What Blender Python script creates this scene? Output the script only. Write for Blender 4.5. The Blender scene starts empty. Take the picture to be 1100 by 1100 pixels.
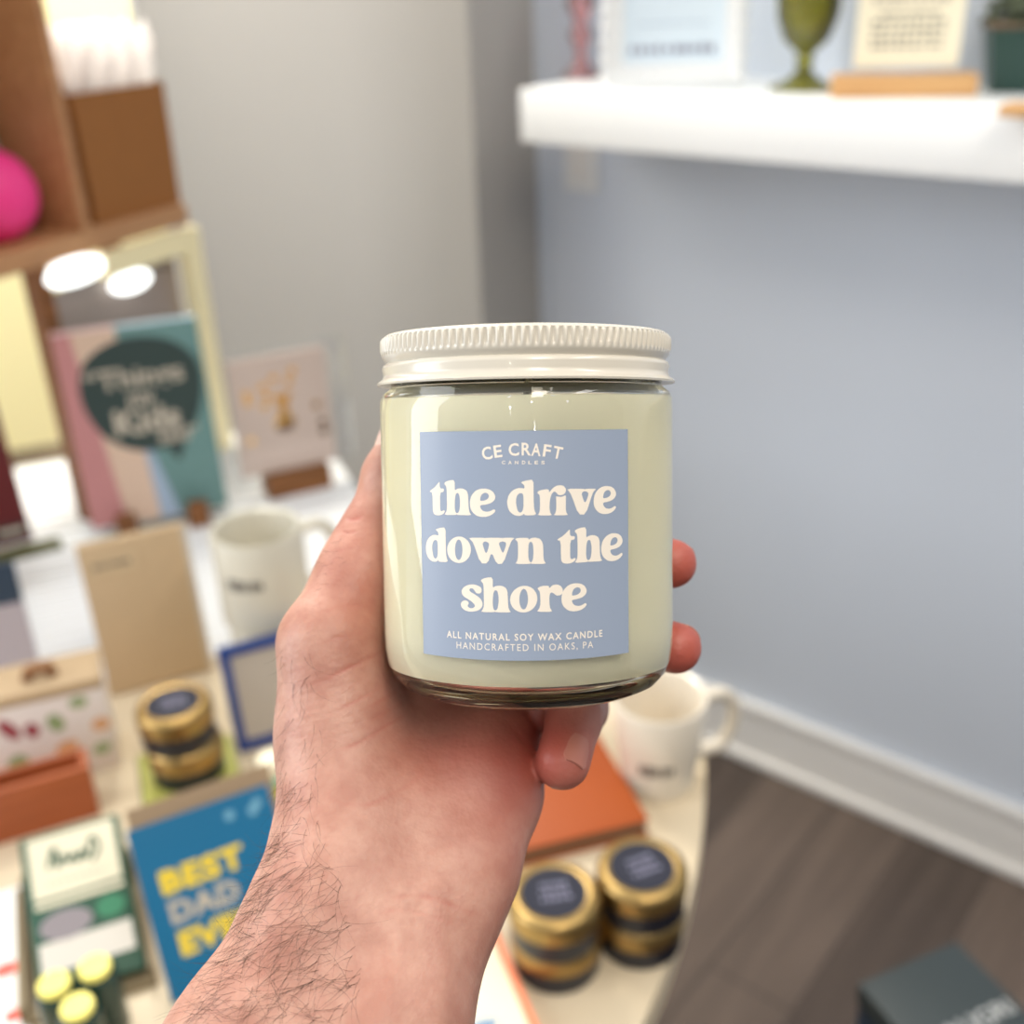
import bpy, bmesh, math, random
import numpy as np
from mathutils import Vector, Matrix

random.seed(7); rng = np.random.default_rng(7)
S = bpy.context.scene
COL = S.collection
R = math.radians

# ------------------------------------------------------------------ camera
F_PX = 1180.0
pitch, roll = R(26.6), R(2.2)
Fw = Vector((0, math.cos(pitch), -math.sin(pitch)))
U0 = Vector((0, math.sin(pitch), math.cos(pitch)))
R0 = Vector((1, 0, 0))
CX = R0 * math.cos(roll) - U0 * math.sin(roll)
CY = R0 * math.sin(roll) + U0 * math.cos(roll)
EYE = Vector((0, 0, 1.4))
CAM = Matrix(((CX.x, CY.x, -Fw.x, EYE.x), (CX.y, CY.y, -Fw.y, EYE.y), (CX.z, CY.z, -Fw.z, EYE.z), (0, 0, 0, 1)))
# "hold" frame: x right, y up, z forward (mm) -> world
HOLD = Matrix(((CX.x, CY.x, Fw.x, EYE.x), (CX.y, CY.y, Fw.y, EYE.y), (CX.z, CY.z, Fw.z, EYE.z), (0, 0, 0, 1))) @ Matrix.Scale(0.001, 4)

def ray(px, py):
    return CX * (px - 550) + CY * (550 - py) + Fw * F_PX
def at(px, py, z):
    d = ray(px, py); return EYE + d * ((z - EYE.z) / d.z)
def onplane(px, py, p0, n):
    d = ray(px, py); return EYE + d * ((Vector(p0) - EYE).dot(n) / d.dot(n))

cam = bpy.data.cameras.new('camera'); co = bpy.data.objects.new('camera', cam); COL.objects.link(co)
co.matrix_world = CAM
cam.sensor_width = 36; cam.lens = F_PX / 1100 * 36
cam.clip_start = 0.02; cam.clip_end = 60
cam.dof.use_dof = True; cam.dof.focus_distance = 0.262; cam.dof.aperture_fstop = 8.5; cam.dof.aperture_blades = 0
S.camera = co

# ------------------------------------------------------------------ materials
def rgb(r, g, b):
    f = lambda c: (c / 255 / 12.92) if c / 255 <= 0.04045 else ((c / 255 + 0.055) / 1.055) ** 2.4
    return (f(r), f(g), f(b), 1)
def mat(name, c, rough=0.6, metal=0.0, var=0.0, vs=20.0, bump=0.0, bs=200.0, **kw):
    m = bpy.data.materials.new(name); m.use_nodes = True
    nt = m.node_tree; b = nt.nodes['Principled BSDF']
    b.inputs['Roughness'].default_value = rough; b.inputs['Metallic'].default_value = metal
    b.inputs['Base Color'].default_value = c
    for k, v in kw.items():
        b.inputs[k.replace('_', ' ')].default_value = v
    tc = nt.nodes.new('ShaderNodeTexCoord')
    if var > 0:
        n = nt.nodes.new('ShaderNodeTexNoise'); n.inputs['Scale'].default_value = vs; n.inputs['Detail'].default_value = 4
        nt.links.new(tc.outputs['Object'], n.inputs['Vector'])
        mr = nt.nodes.new('ShaderNodeMapRange'); mr.inputs['To Min'].default_value = 1 - var; mr.inputs['To Max'].default_value = 1 + var * 0.6
        nt.links.new(n.outputs['Fac'], mr.inputs['Value'])
        mx = nt.nodes.new('ShaderNodeVectorMath'); mx.operation = 'MULTIPLY'; mx.inputs[0].default_value = c[:3]
        nt.links.new(mr.outputs['Result'], mx.inputs[1]); nt.links.new(mx.outputs[0], b.inputs['Base Color'])
    if bump > 0:
        n2 = nt.nodes.new('ShaderNodeTexNoise'); n2.inputs['Scale'].default_value = bs
        nt.links.new(tc.outputs['Object'], n2.inputs['Vector'])
        bp = nt.nodes.new('ShaderNodeBump'); bp.inputs['Strength'].default_value = bump; bp.inputs['Distance'].default_value = 0.001
        nt.links.new(n2.outputs['Fac'], bp.inputs['Height']); nt.links.new(bp.outputs['Normal'], b.inputs['Normal'])
    return m
def wood(name, c1, c2, scale=6.0, axis=0, rough=0.5):
    m = mat(name, c1, rough); nt = m.node_tree; b = nt.nodes['Principled BSDF']
    tc = nt.nodes.new('ShaderNodeTexCoord'); mp = nt.nodes.new('ShaderNodeMapping')
    s = [14.0, 14.0, 14.0]; s[axis] = 1.2; mp.inputs['Scale'].default_value = s
    n = nt.nodes.new('ShaderNodeTexNoise'); n.inputs['Scale'].default_value = scale; n.inputs['Detail'].default_value = 6; n.inputs['Distortion'].default_value = 0.6
    r = nt.nodes.new('ShaderNodeValToRGB'); r.color_ramp.elements[0].color = c1; r.color_ramp.elements[1].color = c2
    r.color_ramp.elements[0].position = 0.3; r.color_ramp.elements[1].position = 0.7
    L = nt.links.new; L(tc.outputs['Object'], mp.inputs['Vector']); L(mp.outputs[0], n.inputs['Vector']); L(n.outputs['Fac'], r.inputs['Fac']); L(r.outputs[0], b.inputs['Base Color'])
    return m
def glass(name, c=(1, 1, 1, 1), rough=0.0, ior=1.5):
    m = bpy.data.materials.new(name); m.use_nodes = True; nt = m.node_tree; b = nt.nodes['Principled BSDF']
    b.inputs['Base Color'].default_value = c; b.inputs['Transmission Weight'].default_value = 1; b.inputs['Roughness'].default_value = rough; b.inputs['IOR'].default_value = ior
    return m

def tglass(name, c, rough=0.05):
    m = bpy.data.materials.new(name); m.use_nodes = True; nt = m.node_tree; nt.nodes.clear()
    o = nt.nodes.new('ShaderNodeOutputMaterial'); t = nt.nodes.new('ShaderNodeBsdfTransparent'); t.inputs[0].default_value = c
    g = nt.nodes.new('ShaderNodeBsdfGlossy'); g.inputs['Roughness'].default_value = rough; f = nt.nodes.new('ShaderNodeFresnel'); f.inputs[0].default_value = 1.5
    d = nt.nodes.new('ShaderNodeBsdfDiffuse'); d.inputs[0].default_value = c; mx = nt.nodes.new('ShaderNodeMixShader'); mx.inputs[0].default_value = 0.06 if 'clear' in name else 0.14
    m2 = nt.nodes.new('ShaderNodeMixShader'); L = nt.links.new
    L(t.outputs[0], mx.inputs[1]); L(d.outputs[0], mx.inputs[2]); L(f.outputs[0], m2.inputs[0]); L(mx.outputs[0], m2.inputs[1]); L(g.outputs[0], m2.inputs[2]); L(m2.outputs[0], o.inputs[0])
    return m

# ------------------------------------------------------------------ mesh helpers
def mesh(name, V, Fc, m, parent=None, smooth=False, mats=None, mi=None):
    me = bpy.data.meshes.new(name); me.from_pydata([tuple(v) for v in V], [], Fc); me.update()
    for mm in (mats or [m]): me.materials.append(mm)
    if mi is not None: me.polygons.foreach_set('material_index', mi)
    bm = bmesh.new(); bm.from_mesh(me); bmesh.ops.recalc_face_normals(bm, faces=bm.faces); bm.to_mesh(me); bm.free()
    if smooth:
        me.polygons.foreach_set('use_smooth', [True] * len(me.polygons))
        me.set_sharp_from_angle(angle=R(smooth if smooth is not True else 40))
    o = bpy.data.objects.new(name, me); COL.objects.link(o)
    if parent: o.parent = parent
    return o
def tag(o, label=None, cat=None, group=None, kind=None):
    if label: o['label'] = label
    if cat: o['category'] = cat
    if group: o['group'] = group
    if kind: o['kind'] = kind
    return o
def empty(name, label, cat, loc=(0, 0, 0), rz=0, group=None):
    o = bpy.data.objects.new(name, None); o.empty_display_size = 0.02; COL.objects.link(o)
    o.location = loc; o.rotation_euler = (0, 0, rz); return tag(o, label, cat, group)
def box_vf(x0, x1, y0, y1, z0, z1):
    V = [(x0, y0, z0), (x1, y0, z0), (x1, y1, z0), (x0, y1, z0), (x0, y0, z1), (x1, y0, z1), (x1, y1, z1), (x0, y1, z1)]
    return V, [(0, 3, 2, 1), (4, 5, 6, 7), (0, 1, 5, 4), (1, 2, 6, 5), (2, 3, 7, 6), (3, 0, 4, 7)]
def box(name, b, m, parent=None, bev=0.0, seg=2):
    V, Fc = box_vf(*b)
    o = mesh(name, V, Fc, m, parent)
    if bev > 0:
        bm = bmesh.new(); bm.from_mesh(o.data)
        bmesh.ops.bevel(bm, geom=bm.edges[:], offset=bev, segments=seg, affect='EDGES', profile=0.5, clamp_overlap=True)
        bm.to_mesh(o.data); bm.free()
        o.data.polygons.foreach_set('use_smooth', [True] * len(o.data.polygons)); o.data.set_sharp_from_angle(angle=R(35))
    return o
def boxes(name, bs, m, parent=None):
    V, Fc = [], []
    for b in bs:
        v, f = box_vf(*b); k = len(V); V += v; Fc += [tuple(i + k for i in q) for q in f]
    return mesh(name, V, Fc, m, parent)
def lathe_vf(prof, seg=64, close=False):
    V, Fc = [], []; n = len(prof)
    rings = []
    for r_, z in prof:
        if r_ < 1e-9: rings.append([len(V)]); V.append((0, 0, z))
        else:
            k = len(V); rings.append(list(range(k, k + seg)))
            V += [(r_ * math.cos(2 * math.pi * i / seg), r_ * math.sin(2 * math.pi * i / seg), z) for i in range(seg)]
    pairs = list(zip(rings[:-1], rings[1:])) + ([(rings[-1], rings[0])] if close else [])
    for a, b in pairs:
        for i in range(seg):
            j = (i + 1) % seg
            if len(a) == 1 and len(b) == 1: continue
            if len(a) == 1: Fc.append((a[0], b[i], b[j]))
            elif len(b) == 1: Fc.append((a[i], a[j], b[0]))
            else: Fc.append((a[i], a[j], b[j], b[i]))
    return V, Fc
def lathe(name, prof, m, parent=None, seg=64, smooth=45, close=False):
    V, Fc = lathe_vf(prof, seg, close); return mesh(name, V, Fc, m, parent, smooth)
def tube_vf(pts, rad, seg=10, caps=True):
    pts = [Vector(p) for p in pts]; n = len(pts); V, Fc = [], []
    rads = rad if isinstance(rad, (list, tuple)) else [rad] * n
    up = None
    for i, p in enumerate(pts):
        t = (pts[min(i + 1, n - 1)] - pts[max(i - 1, 0)]).normalized()
        if up is None: up = t.orthogonal().normalized()
        up = (up - t * up.dot(t)).normalized(); w = t.cross(up)
        for k in range(seg):
            a = 2 * math.pi * k / seg; V.append(p + (up * math.cos(a) + w * math.sin(a)) * rads[i])
    for i in range(n - 1):
        for k in range(seg):
            Fc.append((i * seg + k, i * seg + (k + 1) % seg, (i + 1) * seg + (k + 1) % seg, (i + 1) * seg + k))
    if caps: Fc += [tuple(range(seg))[::-1], tuple((n - 1) * seg + k for k in range(seg))]
    return V, Fc
def tube(name, pts, rad, m, parent=None, seg=10):
    V, Fc = tube_vf(pts, rad, seg); return mesh(name, V, Fc, m, parent, True)
def spline(P, n=8, closed=True):
    P = [Vector((p[0], p[1], p[2] if len(p) > 2 else 0.0)) for p in P]; N = len(P); out = []
    for i in range(N if closed else N - 1):
        g = lambda k: P[k % N] if closed else P[min(max(k, 0), N - 1)]
        a, b, c, d = g(i - 1), g(i), g(i + 1), g(i + 2)
        for k in range(n):
            t = k / n
            out.append(0.5 * ((2 * b) + (c - a) * t + (2 * a - 5 * b + 4 * c - d) * t * t + (3 * b - a - 3 * c + d) * t ** 3))
    if not closed: out.append(P[-1])
    return out
def fill2d(loops):
    """triangulate 2-D loops (first outer, others holes) -> verts, faces"""
    from mathutils.geometry import tessellate_polygon
    polys = [[Vector((p[0], p[1], 0)) for p in L] for L in loops]
    tri = tessellate_polygon(polys); V = [v for L in polys for v in L]
    return V, [tuple(t) for t in tri]
_tc = {}
def text_vf(body, size=1.0, spacing=1.0, bold=0.0, res=3, shear=0.0):
    """flat lettering, centred in x, baseline 0 -> verts, faces"""
    cu = bpy.data.curves.new('lettering', 'FONT'); cu.body = body; cu.size = size; cu.space_character = spacing; cu.offset = bold; cu.resolution_u = res; cu.shear = shear
    cu.align_x = 'CENTER'
    o = bpy.data.objects.new('lettering', cu); COL.objects.link(o)
    dg = bpy.context.evaluated_depsgraph_get(); me = bpy.data.meshes.new_from_object(o.evaluated_get(dg))
    V = [v.co.copy() for v in me.vertices]; Fc = [tuple(p.vertices) for p in me.polygons]
    bpy.data.objects.remove(o); bpy.data.curves.remove(cu); bpy.data.meshes.remove(me)
    return V, Fc
class Flat:
    """printed matter on a face: 2-D (x across, y up) shapes gathered into one mesh standing on plane y=-eps (front of a thing)"""
    def __init__(s): s.V, s.F, s.mi, s.mats = [], [], [], []
    def add(s, V, Fc, m, lift):
        if m not in s.mats: s.mats.append(m)
        k = len(s.V); s.V += [(v[0], v[1], lift) for v in V]; s.F += [tuple(i + k for i in f) for f in Fc]; s.mi += [s.mats.index(m)] * len(Fc); return s
    def poly(s, pts, m, lift=0.0003, holes=()):
        V, Fc = fill2d([pts] + list(holes)); return s.add(V, Fc, m, lift)
    def rect(s, x0, x1, y0, y1, m, lift=0.0003): return s.add([(x0, y0), (x1, y0), (x1, y1), (x0, y1)], [(0, 1, 2, 3)], m, lift)
    def ell(s, cx, cy, rx, ry, m, lift=0.0003, n=28, rot=0):
        P = [(rx * math.cos(2 * math.pi * i / n), ry * math.sin(2 * math.pi * i / n)) for i in range(n)]
        P = [(cx + x * math.cos(rot) - y * math.sin(rot), cy + x * math.sin(rot) + y * math.cos(rot)) for x, y in P]
        return s.add(P, [tuple(range(n))], m, lift)
    def text(s, body, x, y, w, m, lift=0.0006, bold=0.0, spacing=1.0, h=None, rot=0.0, shear=0.0):
        V, Fc = text_vf(body, 1.0, spacing, bold, shear=shear)
        x0, x1 = min(v.x for v in V), max(v.x for v in V); y0, y1 = min(v.y for v in V), max(v.y for v in V)
        k = w / (x1 - x0); ky = (h / (y1 - y0)) if h else k
        P = [((v.x - (x0 + x1) / 2) * k, (v.y - (y0 + y1) / 2) * ky) for v in V]
        P = [(x + a * math.cos(rot) - b * math.sin(rot), y + a * math.sin(rot) + b * math.cos(rot)) for a, b in P]
        return s.add(P, Fc, m, lift)
    def scribble(s, x, y, w, h, m, lift=0.0006, n=7, t=0.0012, seed=0):
        """illegible line of small print"""
        rr = random.Random(seed); xx = x - w / 2
        for i in range(n):
            ww = w / n * rr.uniform(0.55, 0.85); hh = h * rr.uniform(0.6, 1.0)
            s.rect(xx, xx + ww, y - hh / 2, y + hh / 2, m, lift); xx += w / n
        return s
    def front(s, name, parent, y, z0=0.0, x0=0.0):
        """stand it on a thing's front face (normal -Y) at depth y"""
        return mesh(name, [(v[0] + x0, y - v[2], v[1] + z0) for v in s.V], s.F, None, parent, mats=s.mats, mi=s.mi)
    def top(s, name, parent, z, y0=0.0, x0=0.0):
        return mesh(name, [(v[0] + x0, v[1] + y0, z + v[2]) for v in s.V], s.F, None, parent, mats=s.mats, mi=s.mi)
def lean(o, ang):
    """lean a thing back by ang about its own x axis"""
    deep = max((v.co.y for c in o.children if c.type == 'MESH' for v in c.data.vertices if v.co.z < 0.03), default=0)
    o.rotation_euler = (Matrix.Rotation(o.rotation_euler.z, 3, 'Z') @ Matrix.Rotation(-ang, 3, 'X')).to_euler()
    o.location.z += max(deep, 0) * math.sin(ang) + 0.0002
def copy_tree(o, parent=None):
    c = o.copy(); COL.objects.link(c); c.parent = parent
    for ch in list(o.children): copy_tree(ch, c)
    return c

# ------------------------------------------------------------------ shared colours
M = dict(
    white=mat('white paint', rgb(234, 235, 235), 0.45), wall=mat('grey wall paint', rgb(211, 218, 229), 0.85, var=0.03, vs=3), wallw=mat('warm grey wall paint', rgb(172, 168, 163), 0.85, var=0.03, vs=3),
    trim=mat('white trim', rgb(236, 233, 229), 0.4), cream=mat('cream table top', rgb(212, 195, 166), 0.45, var=0.03),
    ivory=mat('ivory paper', rgb(243, 233, 205), 0.7), kraft=mat('kraft card', rgb(186, 160, 126), 0.7, var=0.06, vs=60),
    gold=mat('brushed brass', rgb(164, 136, 86), 0.36, 1.0), navy=mat('navy tin', rgb(20, 22, 34), 0.35), navyl=mat('navy label', rgb(20, 23, 42), 0.7),
    lav=mat('lavender print', rgb(118, 116, 138), 0.6), teal=mat('teal print', rgb(98, 134, 132), 0.55), pink=mat('dusty pink print', rgb(184, 126, 126), 0.55),
    beige=mat('beige print', rgb(205, 178, 158), 0.55), dgreen=mat('deep green print', rgb(40, 58, 56), 0.55), paleblue=mat('pale blue board', rgb(176, 200, 214), 0.5), palepink=mat('pale pink board', rgb(226, 192, 190), 0.5),
    brownw=wood('walnut wood', rgb(104, 62, 26), rgb(140, 88, 40)), oak=wood('light oak', rgb(196, 146, 92), rgb(214, 168, 112)), shelfw=wood('brown shelf wood', rgb(170, 122, 82), rgb(194, 146, 102)),
    ceramic=mat('white ceramic', rgb(224, 214, 197), 0.22, Coat_Weight=0.3), ceramicg=mat('ivory ceramic', rgb(206, 201, 186), 0.25), ink=mat('dark ink', rgb(84, 80, 78), 0.6),
    orange=mat('orange cover', rgb(158, 70, 6), 0.55, var=0.03), terra=wood('terracotta stained wood', rgb(150, 74, 36), rgb(172, 90, 48)),
    blue=mat('bright blue card', rgb(14, 104, 146), 0.3, var=0.05, vs=12), yellow=mat('yellow print', rgb(240, 208, 42), 0.5), greyp=mat('grey beige print', rgb(186, 176, 160), 0.5),
    yellowcap=mat('yellow cap', rgb(250, 236, 120), 0.35), bottle=mat('dark green bottle', rgb(22, 52, 44), 0.15), greenp=mat('green packet', rgb(26, 74, 54), 0.5), olive=mat('olive cover', rgb(172, 172, 84), 0.5),
    olivedk=mat('dark olive board', rgb(84, 84, 44), 0.6), bluef=mat('blue frame', rgb(30, 62, 128), 0.35), greyc=mat('grey paper', rgb(178, 168, 156), 0.7), red=mat('dark red cover', rgb(92, 4, 10), 0.5),
    black=mat('charcoal card', rgb(52, 60, 62), 0.45), silver=mat('silver foil', rgb(225, 222, 214), 0.25, 1.0), floral=mat('white printed board', rgb(232, 222, 216), 0.6),
    salmon=mat('salmon edge', rgb(236, 130, 90), 0.6), bluei=mat('blue illustration', rgb(120, 150, 180), 0.6), redp=mat('red print', rgb(226, 96, 84), 0.6), tealp=mat('mint band', rgb(120, 196, 170), 0.5),
    magenta=mat('magenta ball', rgb(244, 56, 138), 0.5, bump=0.2, bs=60), periw=mat('periwinkle ball', rgb(120, 130, 214), 0.6), soil=mat('dark leaves', rgb(96, 104, 80), 0.7, var=0.3, vs=80), potg=mat('dark green pot', rgb(26, 60, 52), 0.35),
    bag=mat('brown paper bag', rgb(150, 96, 44), 0.75, var=0.08, vs=30), tissue=mat('white tissue', rgb(250, 246, 244), 0.8, Transmission_Weight=0.0), clear=tglass('clear acrylic', (0.95, 0.96, 0.97, 1)),
    purple=mat('purple print', rgb(74, 52, 110), 0.6), bluegrey=mat('blue grey card', rgb(150, 168, 190), 0.6), icy=mat('icy blue print', rgb(216, 230, 240), 0.5), brown=mat('brown edge', rgb(110, 84, 62), 0.6),
    lilac=mat('lilac grey paper', rgb(172, 164, 172), 0.6), navyb=mat('navy board', rgb(40, 58, 78), 0.5),
)
# ================================================================== SETTING
U = Vector((-0.7648, 0.6443, 0)); N = Vector((-0.6443, -0.7648, 0))       # right-hand wall: direction, normal into the room
W0 = -1.588                                                              # N . p on that wall
def wallpt(s, d, z):                                                     # s along the wall from its far corner towards the viewer, d out of the wall
    c = Vector((0.0675, 2.019, 0)); return c - U * s + N * d + Vector((0, 0, z))
WALL_RZ = math.atan2(-U.y, -U.x)                                         # local +x runs towards the viewer, local -y out of the wall
def struct(o): o['kind'] = 'structure'; return o
# floor
fm = mat('dark plank floor', rgb(96, 82, 74), 0.38); nt = fm.node_tree; b = nt.nodes['Principled BSDF']; L = nt.links.new
tc = nt.nodes.new('ShaderNodeTexCoord'); mp = nt.nodes.new('ShaderNodeMapping'); mp.inputs['Rotation'].default_value = (0, 0, -R(50))
L(tc.outputs['Object'], mp.inputs['Vector'])
bk = nt.nodes.new('ShaderNodeTexBrick'); bk.inputs['Scale'].default_value = 1.0; bk.inputs['Brick Width'].default_value = 1.1; bk.inputs['Row Height'].default_value = 0.14; bk.inputs['Mortar Size'].default_value = 0.0015
bk.inputs['Color1'].default_value = rgb(104, 89, 79); bk.inputs['Color2'].default_value = rgb(62, 51, 45); bk.inputs['Mortar'].default_value = rgb(50, 42, 38); bk.inputs['Bias'].default_value = 0.0
L(mp.outputs[0], bk.inputs['Vector'])
mp2 = nt.nodes.new('ShaderNodeMapping'); mp2.inputs['Scale'].default_value = (1.6, 16, 1); L(mp.outputs[0], mp2.inputs['Vector'])
nz = nt.nodes.new('ShaderNodeTexNoise'); nz.inputs['Scale'].default_value = 2.2; nz.inputs['Detail'].default_value = 6; L(mp2.outputs[0], nz.inputs['Vector'])
mr = nt.nodes.new('ShaderNodeMapRange'); mr.inputs['To Min'].default_value = 0.45; mr.inputs['To Max'].default_value = 1.5; L(nz.outputs['Fac'], mr.inputs['Value'])
vm = nt.nodes.new('ShaderNodeVectorMath'); vm.operation = 'MULTIPLY'; L(bk.outputs['Color'], vm.inputs[0]); L(mr.outputs[0], vm.inputs[1]); L(vm.outputs[0], b.inputs['Base Color'])
struct(box('floor', (-4, 3.2, -3, 4.2, -0.05, 0), fm))
# right wall with its column
o = struct(box('wall_right', (-0.02, 3.6, 0, 0.12, 0, 2.75), M['wall'])); o.location = wallpt(0, 0, 0); o.rotation_euler.z = WALL_RZ
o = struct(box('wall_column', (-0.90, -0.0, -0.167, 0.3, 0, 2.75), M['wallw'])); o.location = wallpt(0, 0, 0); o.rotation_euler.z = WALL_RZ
bb = struct(box('baseboard_right', (0.0, 3.6, -0.016, 0, 0, 0.128), M['trim'], bev=0.002)); bb.location = wallpt(0, 0, 0); bb.rotation_euler.z = WALL_RZ
bt = struct(box('trim_1', (0.0, 3.6, -0.022, -0.016, 0.112, 0.130), M['trim'], bev=0.003)); bt.location = wallpt(0, 0, 0); bt.rotation_euler.z = WALL_RZ
bt = struct(box('trim_2', (0.0, 3.6, -0.030, -0.016, 0.0, 0.020), M['trim'], bev=0.004)); bt.location = wallpt(0, 0, 0); bt.rotation_euler.z = WALL_RZ
# window wall at the left, beyond the column
RZL = R(22.0); E1 = Vector((math.cos(RZL), math.sin(RZL), 0)); E2 = Vector((-E1.y, E1.x, 0))
WP = Vector((-0.712, 2.482, 0))
creamw = mat('cream painted wall', rgb(250, 238, 196), 0.7)
wl = struct(boxes('wall_left', [(-3.2, -1.5, 0, 0.15, 0, 2.75), (-1.5, 0.05, 0, 0.15, 0, 0.3), (-1.5, 0.05, 0, 0.15, 2.5, 2.75), (0.02, 0.14, 0.0, 0.15, 0, 2.75)], creamw)); wl.location = WP; wl.rotation_euler.z = RZL
wf = struct(boxes('window_1', [(-1.5, 0.02, 0.05, 0.11, 0.3, 0.36), (-1.5, 0.02, 0.05, 0.11, 2.44, 2.5), (-1.5, -1.44, 0.05, 0.11, 0.36, 2.44), (-0.02, 0.02, 0.05, 0.11, 0.36, 2.44), (-0.55, -0.50, 0.05, 0.11, 0.36, 2.44)], M['white'])); wf.location = WP; wf.rotation_euler.z = RZL
gp = struct(box('window_2', (-1.44, -0.02, 0.075, 0.08, 0.36, 2.44), glass('window glass', ior=1.05))); gp.location = WP; gp.rotation_euler.z = RZL
# sunlit cream house wall across the lane outside
ew = struct(boxes('exterior_wall', [(-3.5, 2.0, 1.2, 1.4, 0, 1.12), (-0.16, 2.0, 1.2, 1.4, 1.12, 2.6)], mat('sunlit cream stucco', rgb(254, 246, 200), 0.9))); ew.location = WP; ew.rotation_euler.z = RZL

# ================================================================== RIGHT SHELF
sh = box('floating_shelf', (0, 2.2, -0.25, 0, 0, 0.0745), M['white'], bev=0.0015); tag(sh, 'thick white floating shelf on the grey wall, carrying frames and glassware', 'shelf')
SHZ = 1.2325
p_end = onplane(558, 90, N * (W0 + 0.25), N)
s_end = (p_end - wallpt(0, 0, 0)).dot(-U)
sh.location = wallpt(s_end, 0, SHZ - 0.0745); sh.rotation_euler.z = WALL_RZ
def on_shelf(px, py): p = at(px, py, SHZ); return p
# pink glass stem
pinkg = tglass('pink glass', (0.93, 0.62, 0.62, 1))
p = on_shelf(624, 84); g = empty('pink_glass_candlestick', 'small pink glass candlestick at the left end of the white shelf', 'candlestick', p)
lathe('foot', [(0, 0), (0.031, 0), (0.030, 0.006), (0.014, 0.018), (0.009, 0.032), (0, 0.034)], pinkg, g, 40)
lathe('stem', [(0, 0.032), (0.009, 0.033), (0.010, 0.045), (0.019, 0.062), (0.011, 0.080), (0.012, 0.088), (0.024, 0.108), (0.013, 0.130), (0.014, 0.140), (0, 0.142)], pinkg, g, 40)
lathe('cup', [(0, 0.140), (0.014, 0.141), (0.024, 0.165), (0.026, 0.185), (0.023, 0.185), (0.020, 0.165), (0, 0.150)], pinkg, g, 40)
# white beaded picture frame
p = on_shelf(722, 96); g = empty('picture_frame', 'white scalloped picture frame with a pale blue print on the white shelf', 'picture frame', p + Vector((0, 0, 0.007)), R(-9))
w, h, t = 0.188, 0.23, 0.024
V0 = boxes('frame', [(-w/2, w/2, 0, 0.016, 0, t), (-w/2, w/2, 0, 0.016, h - t, h), (-w/2, -w/2 + t, 0, 0.016, t, h - t), (w/2 - t, w/2, 0, 0.016, t, h - t)], M['white'], g)
BV, BF = [], []
def bead(x, z, r):
    v, f = lathe_vf([(0, -r), (r * .7, -r * .7), (r, 0), (r * .7, r * .7), (0, r)], 12); k = len(BV)
    BV.extend([(x + a[0], a[1] * 0.8 - 0.001, z + a[2]) for a in v]); BF.extend([tuple(i + k for i in q) for q in f])
nb = 9
for i in range(nb):
    x = -w/2 + w * (i + .5) / nb
    bead(x, 0.004, w / nb / 2); bead(x, h - 0.004, w / nb / 2)
for i in range(11):
    z = h * (i + .5) / 11; bead(-w/2 + 0.003, z, 0.0105); bead(w/2 - 0.003, z, 0.0105)
mesh('beading', BV, BF, M['white'], g, True)
pr = box('print', (-w/2 + t - .001, w/2 - t + .001, 0.006, 0.012, t - .001, h - t + .001), M['icy'], g)
fl = Flat(); fl.scribble(0, 0.043, 0.12, 0.011, M['lav'], n=10, seed=3)
fl.rect(-0.05, 0.05, 0.075, 0.0765, M['bluegrey']); fl.front('lettering', pr, 0.006)
lean(g, R(9))
# blue-grey card with purple stripes
p = on_shelf(815, 82); p += -N * 0.02; g = empty('greeting_card', 'blue grey card with dark purple stripes standing behind the green goblet', 'card', p, R(-14))
cd = box('card', (-0.05, 0.05, 0, 0.003, 0, 0.16), M['bluegrey'], g)
fl = Flat(); fl.poly([(0.05, 0.006), (0.05, 0.055), (0.01, 0.034), (-0.035, 0.012), (-0.035, 0.006)], M['purple']); fl.poly([(0.02, 0.06), (0.05, 0.085), (0.05, 0.16), (0.032, 0.16)], M['purple']); fl.front('stripes', cd, 0)
lean(g, R(8))
# green goblet
gg = tglass('green glass', (0.66, 0.64, 0.20, 1), 0.03)
p = on_shelf(862, 96); g = empty('green_goblet', 'olive green glass goblet on the white shelf', 'goblet', p)
lathe('foot', [(0, 0), (0.046, 0), (0.045, 0.004), (0.022, 0.013), (0.009, 0.026), (0, 0.028)], gg, g, 48)
lathe('stem', [(0, 0.026), (0.009, 0.027), (0.013, 0.036), (0.009, 0.046), (0, 0.047)], gg, g, 32)
bw = [(0.0, 0.044), (0.012, 0.045), (0.030, 0.062), (0.040, 0.09), (0.043, 0.125), (0.041, 0.18), (0.0385, 0.18), (0.040, 0.125), (0.037, 0.092), (0.027, 0.066), (0, 0.050)]
lathe('bowl', bw, gg, g, 20)
# brown wooden block behind
p = on_shelf(908, 84); g = box('wooden_block', (-0.032, 0.032, 0, 0.03, 0, 0.17), M['brownw'], bev=0.002); g.location = p - N * 0.03; g.rotation_euler.z = R(-14); tag(g, 'tall brown wooden block between the green goblet and the text sign', 'block')
# sign on wooden foot
p = on_shelf(968, 103); g = empty('tabletop_sign', 'cream text card in a clear holder on an oak base on the shelf', 'sign', p, R(-12))
box('base', (-0.086, 0.086, -0.022, 0.022, 0, 0.026), M['oak'], g, bev=0.002)
hd = box('holder', (-0.078, 0.078, 0.001, 0.0035, 0.024, 0.21), M['clear'], g)
pc = box('card', (-0.062, 0.062, -0.002, 0.0, 0.034, 0.20), M['ivory'], g)
fl = Flat()
for i, (z, ww) in enumerate([(0.058, .088), (0.067, .09), (0.076, .088), (0.085, .09), (0.094, .07), (0.110, .09), (0.128, .088), (0.137, .086), (0.146, .09)]):
    fl.scribble(0, z, ww, 0.0042 if i != 5 else 0.009, M['ink'] if i != 5 else M['greyp'], n=9, seed=20 + i)
fl.front('lettering', pc, -0.002)
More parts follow.
